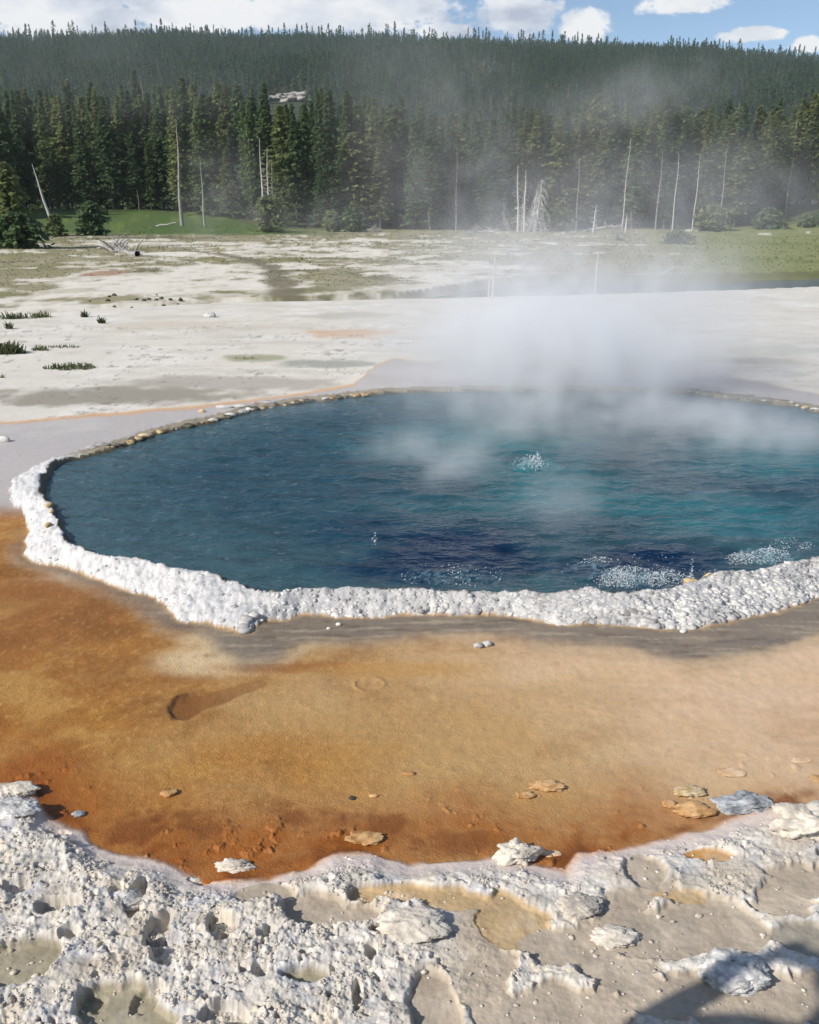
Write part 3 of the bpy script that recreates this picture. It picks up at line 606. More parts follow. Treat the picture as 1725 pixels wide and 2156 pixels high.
# ------------------------------------------------------------------ scale-like sinter nodules on the rim
def worley3(P, seed):
    Q = np.floor(P); best = np.full(len(P), 9.0)
    for i in (-1, 0, 1):
        for j in (-1, 0, 1):
            for k in (-1, 0, 1):
                c = Q + (i, j, k); a = c[:, 0] + 57 * c[:, 2]; b = c[:, 1] - 31 * c[:, 2]
                f = np.stack([_h(a, b, seed), _h(a, b, seed + 1), _h(a, b, seed + 2)], 1)
                best = np.minimum(best, np.linalg.norm(c + f - P, axis=1))
    return best
def lump_mesh(name, sub, seed, amp=0.25, freq=1.6, fine=0.0, flat=1.0, pop=0.0):
    V, F = ICO[sub]; V = V.copy()
    def n3(f, s): return fbm(V[:, 0] * f + 3.1 * s, V[:, 1] * f + V[:, 2] * f * 0.73, 3, s) + fbm(V[:, 2] * f - s, V[:, 0] * f * 0.6 - V[:, 1] * f, 3, s + 7)
    k = 1 + amp * n3(freq, seed)
    if fine:
        f1, _, _ = worley(V[:, 0] * 3.4 + V[:, 2] * 2.1 + seed, V[:, 1] * 3.4 - V[:, 2] * 1.7, seed); k = k + fine * (0.6 - f1)
        if sub > 3:
            f2, _, _ = worley(V[:, 0] * 9 + V[:, 2] * 6.1 + seed, V[:, 1] * 9 - V[:, 2] * 5.3, seed + 3); k = k + 0.5 * fine * (0.6 - f2) + 0.09 * np.abs(n3(5.0, seed + 2)) + 0.05 * n3(11.0, seed + 4)
    if pop:
        k = k + (0.75 / pop) * (0.75 - np.clip(worley3(V * pop, seed), 0, 1)) * 0.75 + (0.4 / pop) * (0.6 - np.clip(worley3(V * pop * 2.1, seed + 9), 0, 1))
    W = V * k[:, None]; W[:, 2] *= flat
    return mesh_np(name, W, F)
NOD = [lump_mesh('nodule', 1, 300 + i, 0.30, 1.4, 0.0, 1.0) for i in range(6)]
for me in NOD: me.materials.append(M_WHITE)
def build_rim():
    rim = empty('sinter_rim', (0.3, 5.4, 0.0)); tag(rim, 'raised white scalloped sinter rim damming the near side of the pool', kind='structure')
    base = Vector(rim.location)
    # candidates on the near band, denser to the right where the scales read singly
    X = RNG.uniform(-4.4, 5.6, 110000); Y = RNG.uniform(4.4, 8.4, 110000)
    dP, inP, dO, inO = rim_dist(X, Y)
    ok = inO & ~inP & (dP > 0.012) & (dO > 0.004) & ((Y < 7.0) | (X < -2.6)); ok &= RNG.uniform(0, 1, len(X)) < np.interp(X, [-1.0, -0.8, 0.2, 0.9], [0.03, 0.6, 0.75, 0.9]) + np.interp(X, [-1.0, -0.8, 1], [0.1, 0.5, 0.5]) * fbm(X / 0.4, Y / 0.3, 3, 57); X, Y, dP, dO = X[ok], Y[ok], dP[ok], dO[ok]
    cell = {}; keep = []
    for i in range(len(X)):
        sp = 0.027 if X[i] > -0.9 else 0.034
        ky = (int(X[i] / sp), int(Y[i] / (sp * 0.8)))
        if ky in cell: continue
        cell[ky] = 1; keep.append(i)
    X, Y, dP, dO = X[keep], Y[keep], dP[keep], dO[keep]; Z = gzs(X, Y)
    Zx = gzs(X + 0.02, Y); Zy = gzs(X, Y - 0.02)
    order = np.argsort(np.hypot(X - 0.9, Y - 5.0) + np.where(X < -0.9, 3, 0)); V2 = []; F2 = []; off = 0; done = 0
    LV = [np.array([v.co[:] for v in me.vertices]) for me in NOD]; LF = [np.array([p.vertices[:] for p in me.polygons]) for me in NOD]
    inframe = lambda x, y: abs(x) < 0.46 * (y * 0.95 + 0.8)
    for j in order:
        k = random.randrange(6); s = (random.choice((0.008, 0.010, 0.013, 0.017)) if X[j] < 0.2 else random.choice((0.013, 0.017, 0.021))) * random.uniform(0.85, 1.15) * (1.3 if dO[j] < 0.04 else 1.0)
        sc = (s * random.uniform(0.9, 1.9), s * random.uniform(0.7, 1.15), s * random.uniform(0.30, 0.6))
        slope = math.atan2(float(Z[j] - Zy[j]), 0.02); tilt = max(-1.0, min(1.0, slope)) * 0.8
        rot = Euler((tilt, random.uniform(-0.2, 0.2), random.uniform(-0.5, 0.5)))
        p = Vector((X[j], Y[j], Z[j] - s * 0.22))
        if done < 300 and inframe(X[j], Y[j]):
            o = link('nodule', NOD[k], None, rim); o.location = p - base; o.rotation_euler = rot; o.scale = sc; done += 1
        else:
            Mx = np.array((Matrix.LocRotScale(p - base, rot.to_quaternion(), Vector(sc))))
            V2.append(LV[k] @ Mx[:3, :3].T + Mx[:3, 3]); F2.append(LF[k] + off); off += len(LV[k])
    st = link('sinter_scale', mesh_np('sinter_scale', np.concatenate(V2), np.concatenate(F2)), M_WHITE, rim); st['kind'] = 'stuff'
    # yellow and dark knobs along the low far rim and amber pieces on the crest
    cl = [lump_mesh('knob', 2, 350 + i, 0.3, 1.5) for i in range(4)]
    MATS = {'amber': M_AMBER, 'dark': M_DARKCLOD, 'white': M_WHITE}; ck = {}
    def knob(x, y, s, m, zoff=0.0, flat=0.7):
        k = random.randrange(4); key = (k, m)
        if key not in ck: ck[key] = cl[k].copy(); ck[key].materials.clear(); ck[key].materials.append(MATS[m])
        o = link('knob', ck[key], None, rim); o.location = Vector((x, y, gz(x, y) + zoff)) - base; o.rotation_euler = (0, 0, random.uniform(0, 6)); o.scale = (s * 1.25, s, s * flat)
    path = [(225, 941), (330, 907), (450, 881), (535, 857), (620, 844), (720, 833), (805, 823)]
    pw = np.array([G(x, y, 0.085) for x, y in path]); t = 0.0
    while t < len(pw) - 1.001:
        i = int(t); f = t - i; q = pw[i] * (1 - f) + pw[i + 1] * f
        knob(q[0] + random.uniform(-.02, .02), q[1] + random.uniform(-0.02, .05), random.choice((0.02, 0.03, 0.04, 0.06)), random.choice(['amber', 'dark', 'dark', 'dark', 'amber', 'white']), -0.012, 0.5)
        t += random.choice((0.03, 0.05, 0.09, 0.2))
    path = [(1330, 819), (1430, 819), (1500, 829), (1600, 841), (1660, 846), (1725, 861)]
    pw = np.array([G(x, y, 0.085) for x, y in path]); t = 0.0
    while t < len(pw) - 1.001:
        i = int(t); f = t - i; q = pw[i] * (1 - f) + pw[i + 1] * f
        knob(q[0], q[1] + random.uniform(-0.01, .06), random.choice((0.02, 0.03, 0.045)), random.choice(['amber', 'white', 'dark']), -0.012, 0.45)
        t += random.uniform(0.07, 0.16)
    for (px, py, s) in [(1463, 1216, .05), (1472, 1206, .04), (1505, 1200, .055), (1520, 1196, .05), (1548, 1192, .035), (1592, 1190, .03), (1640, 1182, .035), (1690, 1172, .04), (570, 1243, .03), (102, 1062, .03), (98, 1102, .028), (106, 1080, .022)]:
        x, y = G(px, py, 0.115); knob(x, y + 0.02, s, 'amber', 0.01)
    for (px, py, rw) in [(500, 856, 0.16), (470, 858, 0.12), (210, 940, 0.10), (190, 944, 0.08), (565, 850, 0.10)]:
        x, y = G(px, py, 0.085); o = link('white_crust', NOD[0], None, rim); o.location = Vector((x, y + 0.06, gz(x, y + 0.06) + 0.01)) - base; o.scale = (rw, 0.05, 0.03)
    x, y = G(518, 1326, 0.02)
    for k in range(5):
        o = link('white_crust', NOD[k], None, rim); o.location = Vector((x + random.uniform(-.03, .03), y + k * 0.035, 0.015 + k * 0.008)) - base; o.scale = (0.045, 0.035, 0.025)
build_rim()

# ------------------------------------------------------------------ loose rocks and crust lumps
def rock(px, py, wpx, hw, mat, label, cat='rock', name='rock', sub=4, amp=0.3, fine=0.10, flat=0.6, rz=0.0, z=0.02, seed=None, sink=0.5, group=None):
    """a lump whose foot stands at the display point; wpx its width, hw depth over width"""
    x, y = G(px, py, z); dist = Vector((x, y, CAM_H)).length; wd = wpx * dist / FPX
    me = lump_mesh(name, sub, seed or int(px), amp, 1.5, fine, 1.0, wd / 2 / 0.013 if sub == 5 else 0.0); me.materials.append(mat)
    o = link(name, me); o.scale = (wd / 2, wd / 2 * hw, wd / 2 * flat)
    o.location = (x, y + 0.0, gz(x, y) + wd / 2 * flat * (1 - sink)); o.rotation_euler = (0, 0, rz)
    return tag(o, label, cat, group)
rock(1541, 2056, 112, 0.72, M_GREYROCK, 'rough grey white rock lying at the edge of the dark shadow', sub=5, fine=0.14, flat=0.42, amp=0.22)
rock(1088, 1802, 70, 0.7, M_CREAM, 'white lump with a hollow at the mat edge, casting a shadow to its right', sub=5, flat=0.62, fine=0.16, amp=0.5)
rock(1575, 1692, 96, 0.5, M_SLATE, 'slate grey flat rock half sunk in the orange mat', sub=5, flat=0.22, amp=0.6)
rock(1528, 1690, 34, 0.8, M_SLATE, 'small slate grey knob beside the larger slate rock', flat=0.5)
rock(1690, 1752, 104, 0.7, M_CREAM, 'big cream sinter block cracked open at the right edge', sub=5, flat=0.5, fine=0.2, amp=0.5, sink=0.55)
rock(1722, 1738, 60, 0.9, M_GREYROCK, 'grey broken slab behind the cream block', flat=0.5, sink=0.3)
rock(1462, 1702, 70, 0.6, M_TAN, 'cracked tan crust lump, the lower of the stack in the mat', 'crust lump', 'crust_lump', flat=0.28, amp=0.4)
rock(1452, 1662, 56, 0.6, M_AMBER, 'amber crust lump above the cracked tan one', 'crust lump', 'crust_lump', flat=0.28, amp=0.5)
rock(1412, 1688, 28, 0.8, M_TAN, 'small tan crust clod left of the cracked lump', 'crust lump', 'crust_lump', flat=0.35)
rock(1152, 1648, 62, 0.55, M_TAN, 'low tan crust mound in the middle of the mat', 'crust lump', 'crust_lump', flat=0.22, amp=0.5)
rock(1108, 1668, 34, 0.7, M_TAN, 'brownish clod at the left foot of the low tan mound', 'crust lump', 'crust_lump', flat=0.3)
rock(1008, 1356, 20, 0.8, M_WHITE, 'left of two small white stones on the wet grey collar', 'stone', 'stone', sub=3, flat=0.6)
rock(1027, 1352, 20, 0.8, M_WHITE, 'right of two small white stones on the wet grey collar', 'stone', 'stone', sub=3, flat=0.6, seed=31)
rock(692, 1318, 9, 0.8, M_WHITE, 'tiny white chip on the collar below the left rim', 'stone', 'stone', sub=2)
rock(713, 1310, 12, 0.8, M_WHITE, 'white chip just right of the tiny one', 'stone', 'stone', sub=2, seed=35)
rock(1440, 1324, 14, 0.8, M_WHITE, 'white stone fallen at the foot of the rim bulge', 'stone', 'stone', sub=2)
rock(1545, 1620, 54, 0.55, M_PALE, 'smooth pale tan flake lying on the mat', 'flake', 'crust_flake', sub=3, flat=0.07, fine=0.03)
rock(1690, 1594, 38, 0.45, M_PALE, 'thin pale flake near the right edge of the mat', 'flake', 'crust_flake', sub=3, flat=0.08, fine=0.03)
rock(1722, 1632, 26, 0.9, M_TAN, 'brown curled crust piece at the far right of the mat', 'flake', 'crust_flake', sub=3, flat=0.14)
rock(1160, 1790, 40, 0.5, M_PALE, 'pale flake in the rust coloured mat margin', 'flake', 'crust_flake', sub=3, flat=0.08, fine=0.03)
rock(354, 1663, 32, 0.8, M_TAN, 'brown clod alone in the orange mat on the left', 'crust lump', 'crust_lump', sub=3, flat=0.35)
rock(742, 1672, 14, 0.8, M_DARKCLOD, 'dark clod at the left end of a faint crust arc', 'crust lump', 'crust_lump', sub=3, flat=0.4)
rock(787, 1668, 20, 0.5, M_TAN, 'brown clod at the right end of a faint crust arc', 'crust lump', 'crust_lump', sub=3, flat=0.3)
rock(862, 1622, 26, 0.5, M_TAN, 'small flat brown crust bit in the tan mat', 'crust lump', 'crust_lump', sub=3, flat=0.2)
rock(770, 1760, 66, 0.5, M_TAN, 'rusty brown crust swelling beside the white margin', 'crust lump', 'crust_lump', flat=0.22, amp=0.4, fine=0.15)
rock(870, 1968, 118, 0.6, M_CREAM, 'large cream knobbly lump standing between two tan basins', 'sinter lump', 'sinter_lump', 5, fine=0.2, flat=0.36, sink=0.95)
rock(1222, 1918, 70, 0.7, M_CREAM, 'white knobbly lump left of the round tan basin', 'sinter lump', 'sinter_lump', 5, fine=0.2, flat=0.36, sink=0.95)
rock(1298, 1980, 74, 0.6, M_CREAM, 'white ragged lump overhanging a dark hollow', 'sinter lump', 'sinter_lump', 5, fine=0.2, flat=0.36, sink=0.95, amp=0.4)
rock(250, 1902, 92, 0.5, M_GREYROCK, 'blue grey block bedded in the rough crust on the left', 'sinter lump', 'sinter_lump', 5, fine=0.1, flat=0.36, sink=0.95)
rock(492, 1818, 62, 0.4, M_CREAM, 'white crusted arch over a rust coloured hole', 'sinter lump', 'sinter_lump', 5, fine=0.2, flat=0.3, sink=0.8, amp=0.5)
rock(402, 1845, 42, 0.8, M_CREAM, 'white knob left of the rust coloured hole', 'sinter lump', 'sinter_lump', 4, fine=0.15, flat=0.6)
rock(40, 1668, 60, 0.6, M_CREAM, 'peach edged white lump at the left end of the mat', 'sinter lump', 'sinter_lump', 5, fine=0.18, flat=0.32, sink=0.8)
rock(30, 1720, 80, 0.6, M_GREYROCK, 'pitted grey lump below the peach edged one', 'sinter lump', 'sinter_lump', 5, fine=0.2, flat=0.3, sink=0.8)
rock(165, 1708, 24, 0.7, M_SLATE, 'small bluish stone at the mat margin on the left', 'stone', 'stone', 3, flat=0.4)
rock(442, 668, 26, 0.5, M_GREYROCK, 'flat grey boulder alone on the white terrace', 'boulder', 'boulder', 3, flat=0.5, z=0.0)
rock(425, 866, 14, 0.6, M_PALE, 'small pinkish stone on the lilac apron', 'stone', 'stone', 2, z=0.08)
rock(8, 928, 24, 0.5, M_WHITE, 'white stone at the left edge of the lilac apron', 'stone', 'stone', 2, z=0.08)

# popcorn grains coating the raised crust
def build_grains():
    V0, F0 = ICO[1]; n = 8000
    X = RNG.uniform(-2.1, 2.3, n * 6); Y = RNG.uniform(1.75, 3.3, n * 6)
    _, C, _, GRn = fields(X, Y); fgd = np.interp(X, FGX, FGY) - Y
    ok = (fgd > 0.09) & (np.abs(X) < 0.5 * (Y + 1.5)) & (GRn > 0.22); X, Y = X[ok], Y[ok]
    dn = ss(fbm(X / 0.2, Y / 0.16, 3, 181) + 0.35 * (1 - ss(X, -0.35, 0.25)), -0.05, 0.3) * ss(fbm(X / 0.09, Y / 0.09, 3, 231), -0.25, 0.35)
    ok = (RNG.uniform(0, 1, len(X)) < dn); X, Y = X[ok][:n], Y[ok][:n]
    Z = gzs(X, Y); m = len(X)
    S = RNG.uniform(0.0030, 0.0075, m) * (0.7 + 0.7 * RNG.uniform(0, 1, m) ** 4)
    J = 1 + RNG.uniform(-0.35, 0.35, (m, len(V0)))
    V = V0[None] * J[..., None] * S[:, None, None] * np.array([1.2, 1.0, 0.8]) + np.stack([X, Y, Z - S * 0.1], 1)[:, None, :]
    F = F0[None] + (np.arange(m) * len(V0))[:, None, None]
    n2 = 1300; X = RNG.uniform(-2.1, 2.3, n2); Y = RNG.uniform(1.75, 3.1, n2); ok = (np.interp(X, FGX, FGY) - Y > 0.02) & (np.abs(X) < 0.5 * (Y + 1.5)); X, Y = X[ok], Y[ok]; Z = gzs(X, Y); n2 = len(X)
    S = RNG.uniform(0.002, 0.006, n2) * (1 + 1.4 * RNG.uniform(0, 1, n2) ** 6); J = 1 + RNG.uniform(-0.55, 0.45, (n2, len(V0)))
    V2 = V0[None] * J[..., None] * S[:, None, None] * np.array([1.3, 1.0, 0.6]) + np.stack([X, Y, Z + S * 0.15], 1)[:, None, :]
    crumb = link('sinter_crumb', mesh_np('sinter_crumb', V2.reshape(-1, 3), (F0[None] + (np.arange(n2) * len(V0))[:, None, None]).reshape(-1, 3), False), M_CREAM); tag(crumb, 'loose sinter crumbs strewn over the near flats', kind='stuff')
    o = link('sinter_grain', mesh_np('sinter_grain', V.reshape(-1, 3), F.reshape(-1, 3)), M_CREAM)
    tag(o, 'knobbly white sinter grains coating the near crust', kind='stuff')
build_grains()

# ------------------------------------------------------------------ trees
def crown_mesh(name, seed, H, Rb, zlo, nbr, shape, quads, size, mat):
    """many small drooping needle sprays set along whorled branches"""
    rs = np.random.default_rng(seed); V = []; F = []
    for i in range(nbr):
        t = rs.uniform(0, 1) ** 0.85; z = zlo + (H - zlo) * t
        if shape == 'spire': L = Rb * (1 - t) ** 0.85 + 0.12
        elif shape == 'column': L = Rb * min(1.0, (1.02 - t) * 2.4) * (0.65 + 0.35 * (1 - t))
        else: L = Rb * math.sin(math.pi * min(1, 0.16 + 0.84 * t)) ** 0.7 + 0.15
        L *= rs.uniform(0.5, 1.15); a = rs.uniform(0, 6.2832); dr = rs.uniform(-0.25, 0.05) - 0.25 * (1 - t)
        for q in range(quads):
            u = (q + rs.uniform(0.2, 1)) / quads; d = L * (0.15 + 0.85 * u)
            c = np.array([math.cos(a) * d, math.sin(a) * d, z + dr * d + 0.1 * d * u]) + rs.normal(0, 0.10, 3) * (0.5 + L * 0.35)
            s = size * rs.uniform(0.6, 1.25); yaw = a + rs.normal(0, 0.7); pt = rs.normal(-0.25, 0.45); rl = rs.normal(0, 0.6)
            f = np.array([math.cos(yaw) * math.cos(pt), math.sin(yaw) * math.cos(pt), math.sin(pt)])
            sd = np.cross(f, [0, 0, 1.0]); sd /= np.linalg.norm(sd) + 1e-9; up = np.cross(sd, f); sd = sd * math.cos(rl) + up * math.sin(rl)
            b = len(V); V += [c - f * s * 0.5, c + sd * s * 0.34, c + f * s * 0.62, c - sd * s * 0.34]; F.append((b, b + 1, b + 2, b + 3))
    me = mesh_np(name, np.array(V), np.array(F), smooth=False); me.materials.append(mat); return me
def trunk_mesh(H, r0, lean=0.0, mat=None, stubs=0, seed=0, name='trunk', droop=0.0, blen=1.0, z0=0.15):
    mb = MB(); rs = random.Random(seed); k = 7
    pts = [(lean * H * (i / k) + 0.02 * H * math.sin(i * 1.3 + seed) * 0.25, 0.012 * H * math.sin(i * 0.9 + seed), H * i / k - (0.3 if i == 0 else 0)) for i in range(k + 1)]
    mb.tube(pts, [r0 * (1 - 0.93 * i / k) + 0.012 for i in range(k + 1)], 7)
    me = mb.mesh(name); me.materials.append(mat or M_BARK); return me, pts
def branch_mesh(H, r0, pts, n, seed, mat, droop, blen, z0, twigs=2, name='branch'):
    mb = MB(); rs = random.Random(seed)
    for i in range(n):
        t = rs.uniform(z0, 0.97); f = t * (len(pts) - 1); j = int(f); p = Vector(pts[j]).lerp(Vector(pts[min(j + 1, len(pts) - 1)]), f - j)
        a = rs.uniform(0, 6.283); L = blen * (1.08 - t) ** 0.7 * rs.uniform(0.4, 1.1)
        d = Vector((math.cos(a), math.sin(a), 0)); q = [p, p + d * L * 0.4 + Vector((0, 0, 0.03 * L)), p + d * L * 0.8 - Vector((0, 0, droop * L * 0.5)), p + d * L - Vector((0, 0, droop * L * 1.2))]
        rb = r0 * 0.26 * (1.1 - t) + 0.008; mb.tube(q, [rb, rb * 0.8, rb * 0.5, rb * 0.25], 4)
        for k in range(twigs):
            u = rs.uniform(0.35, 0.95); b = q[1].lerp(q[3], u); d2 = Vector((d.x * 0.5 - d.y * rs.choice((-1, 1)) * 0.8, d.y * 0.5 + d.x * rs.choice((-1, 1)) * 0.8, -droop * 1.3 - 0.1)) * L * rs.uniform(0.2, 0.4)
            mb.tube([b, b + d2 * 0.6, b + d2 + Vector((0, 0, -droop * 0.2 * L))], [rb * 0.5, rb * 0.4, rb * 0.2], 3)
    me = mb.mesh(name); me.materials.append(mat); return me
PINES = []
for i, (H, Rb, zlo, nbr, shp, mat) in enumerate([(17, 2.1, 1.2, 190, 'spire', M_PINE), (16, 2.3, 1.6, 190, 'column', M_PINE_OLIVE), (18, 1.8, 2.2, 180, 'spire', M_PINE_OLIVE), (15, 2.5, 2.8, 170, 'bush', M_PINE_OLIVE),
                                                 (17, 2.0, 4.5, 150, 'column', M_PINE), (14, 2.6, 0.6, 200, 'spire', M_PINE), (16, 2.2, 0.8, 190, 'column', M_PINE)]):
    PINES.append((H, crown_mesh('crown', 500 + i, H, Rb, zlo, int(nbr * 1.5), shp, 12, 0.50, mat), trunk_mesh(H * 0.96, 0.17, 0, M_BARK, seed=i)[0]))
def place_pine(x, y, h, k, label, group, name='pine_tree', wide=1.0):
    H, cm, tm = PINES[k]; s = h / H
    o = empty(name, (x, y, float(far_height(np.array([x]), np.array([y]))[0]) - 0.1), random.uniform(0, 6.28)); o.scale = (s * wide, s * wide, s)
    link('trunk', tm, None, o); link('crown', cm, None, o); return tag(o, label, 'tree', group)
front_px = [(-260, 100), (0, 112), (70, 132), (200, 134), (330, 130), (480, 122), (560, 112), (700, 104), (820, 104), (1000, 104), (1200, 104), (1450, 106), (1560, 110), (1640, 122), (1725, 140), (2000, 150)]
FPX_, FPD = zip(*front_px); HX = [-300, 0, 200, 450, 650, 760, 850, 980, 1100, 1300, 1500, 1725, 2000]; HT = [212, 205, 200, 196, 206, 214, 246, 256, 248, 240, 236, 222, 222]
N_PINE = 0
def build_front_forest():
    global N_PINE
    spots = []
    for row, (dz, npx) in enumerate([(2, 42), (6, 34), (11, 30), (17, 28), (24, 26), (32, 24)]):
        px = -150 + random.uniform(0, 20)
        while px < 1880 and len(spots) < 292:
            d = float(np.interp(px, FPX_, FPD)) + dz + random.uniform(-2.5, 2.5)
            spots.append((px, d, row)); px += npx * random.uniform(0.55, 1.5) * 1.06
    for (px, d, row) in spots:
        x = atY(px, d); z = float(far_height(np.array([x]), np.array([d]))[0])
        ty = float(np.interp(px, HX, HT)) + random.gauss(0, 14) + (random.random() < 0.45 and row < 3) * random.uniform(20, 120) - 3 * row
        if 572 < px < 662: ty = max(ty, 216 + random.uniform(0, 8))
        h = max(4.0, atYz(px, ty, d).z - z); olive = px > 700
        k = random.choice([1, 2, 3, 6, 0] if olive else [0, 1, 4, 5, 6, 2])
        zone = next(t for lim, t in ((40, 'beyond the left edge tree'), (105, 'left of the leaning pale trunk'), (190, 'right of the leaning pale trunk'), (290, 'behind the dark round bush'), (385, 'left of the tall bare trunk'),
                    (440, 'between the two bare trunks'), (540, 'right of the thin bare trunk'), (610, 'behind the bright olive bush'), (700, 'right of the bright olive bush'), (800, 'behind the dark edge shrub'),
                    (930, 'right of the dark edge shrub'), (1050, 'left of the pale dead cluster'), (1150, 'behind the pale dead cluster'), (1260, 'right of the pale dead cluster'), (1350, 'around the hooked dead trunk'),
                    (1440, 'around the slender white trunk'), (1540, 'in the thickest veil of steam'), (1660, 'right of the steam veil'), (9999, 'near the right border')) if px < lim)
        look = ('narrow pointed', 'dense columnar', 'slim open', 'round headed', 'bare legged', 'low branched', 'full skirted')[k]
        hue = 'olive' if PINES[k][1].materials[0] is M_PINE_OLIVE else 'dark green'
        rw = ('front row', 'front row', 'middle rows', 'middle rows', 'back rows', 'back rows')[row]
        lab = '%s%s %s pine in the %s %s' % ('short ' if h < 10.5 else '', look, hue, rw, zone)
        place_pine(x, d, h, k, lab, 'pines of the forest wall', wide=random.uniform(0.85, 1.25) * min(1.35, max(1.0, 15.0 / h))); N_PINE += 1
build_front_forest()

def build_hill_forest():
    n = 62000
    az = RNG.uniform(R(-38), R(38), n); r = np.sqrt(RNG.uniform(140 ** 2, 1110 ** 2, n)); x = r * np.sin(az); y = r * np.cos(az)
    ok = y > np.interp(x / y * FPX * 1.0 + 862, FPX_, FPD) + 36
    ok &= RNG.uniform(0, 1, n) < np.where(r < 190, 1.0, np.where(r < 400, 0.25, 0.66)) + 0.25 * fbm(x / 45, y / 45, 3, 63)
    ox, oy = OUTCROP[0], OUTCROP[1]; ok &= ~((np.abs(x / y - ox / oy) < 0.024 + 0.006 * np.sin(y)) & (y < oy + 8) & (y > 180))
    x, y, r = x[ok], y[ok], r[ok]; z = far_height(x, y) - 0.3; m = len(x)
    me = bpy.data.meshes.new('hill_forest'); me.vertices.add(m); me.vertices.foreach_set('co', np.stack([x, y, z], 1).astype(np.float32).ravel())
    hh = RNG.uniform(7, 14.5, m) * (1 + 0.25 * fbm(x / 60, y / 60, 2, 5)) * np.where((r > 1000) & (RNG.uniform(0, 1, m) < 0.06), 1.5, np.where(r > 1000, 0.85, 1.0))
    set_flt(me, 'height', hh / 15.0); set_flt(me, 'turn', RNG.uniform(0, 6.28, m)); set_flt(me, 'wide', RNG.uniform(0.85, 1.3, m))
    kinds = RNG.integers(0, 5, m); kinds = np.where(RNG.uniform(0, 1, m) < 0.035, 5, kinds)
    a = me.attributes.new('kind_of_tree', 'INT', 'POINT'); a.data.foreach_set('value', kinds.astype(np.int32))
    o = link('hill_forest', me); tag(o, 'dense conifer forest covering the hill behind', kind='stuff')
    protos = []
    for i, (Rb, zlo, nbr, shp, mat) in enumerate([(1.5, 1.5, 90, 'spire', M_HILL), (1.6, 2.5, 90, 'column', M_HILL), (1.3, 3.0, 85, 'spire', M_HILL_PALE), (1.7, 3.5, 85, 'bush', M_HILL), (1.4, 1.0, 90, 'column', M_HILL_PALE)]):
        cm = crown_mesh('hill_tree', 700 + i, 15, Rb, zlo, nbr, shp, 4, 0.85, mat); bm = bmesh.new(); bm.from_mesh(cm)
        tv, tf = tube([(0, 0, -0.5), (0, 0, 7), (0, 0, 14)], [0.16, 0.11, 0.02], 5); vs = [bm.verts.new(v) for v in tv]
        for f in tf: bm.faces.new([vs[q] for q in f]).material_index = 1
        bm.to_mesh(cm); bm.free(); cm.materials.append(M_BARK if i % 2 else M_DEADGREY); protos.append(bpy.data.objects.new('hill_tree', cm))
    tm, pts = trunk_mesh(12, 0.16, 0, M_DEAD, seed=4); protos.append(bpy.data.objects.new('hill_snag', tm))
    ng = bpy.data.node_groups.new('plant_forest', 'GeometryNodeTree'); ng.interface.new_socket('Geometry', in_out='INPUT', socket_type='NodeSocketGeometry'); ng.interface.new_socket('Geometry', in_out='OUTPUT', socket_type='NodeSocketGeometry')
    w = NT(ng); gi = w.n('NodeGroupInput'); go = w.n('NodeGroupOutput'); g2i = w.n('GeometryNodeGeometryToInstance')
    for p in reversed(protos):
        oi = w.n('GeometryNodeObjectInfo'); oi.inputs['Object'].default_value = p; oi.inputs['As Instance'].default_value = True; w.link(oi.outputs['Geometry'], g2i.inputs[0])
    # one instance per prototype, kept in list order
    jn = w.n('GeometryNodeJoinGeometry')
    for nd in [q for q in ng.nodes if q.bl_idname == 'GeometryNodeObjectInfo']: w.link(nd.outputs['Geometry'], jn.inputs[0])
    ng.nodes.remove(g2i)
    def attr(nm, t):
        nd = w.n('GeometryNodeInputNamedAttribute'); nd.data_type = t; nd.inputs['Name'].default_value = nm; return nd.outputs['Attribute']
    iop = w.n('GeometryNodeInstanceOnPoints'); w.link(gi.outputs[0], iop.inputs['Points']); w.link(jn.outputs[0], iop.inputs['Instance']); iop.inputs['Pick Instance'].default_value = True
    w.link(attr('kind_of_tree', 'INT'), iop.inputs['Instance Index'])
    cx = w.n('ShaderNodeCombineXYZ'); w.link(attr('turn', 'FLOAT'), cx.inputs[2]); w.link(cx.outputs[0], iop.inputs['Rotation'])
    sx = w.n('ShaderNodeCombineXYZ'); hh_ = attr('height', 'FLOAT'); wd = w.m('MULTIPLY', hh_, attr('wide', 'FLOAT')); w.link(wd, sx.inputs[0]); w.link(wd, sx.inputs[1]); w.link(hh_, sx.inputs[2]); w.link(sx.outputs[0], iop.inputs['Scale'])
    w.link(iop.outputs[0], go.inputs[0])
    md = o.modifiers.new('plant_forest', 'NODES'); md.node_group = ng
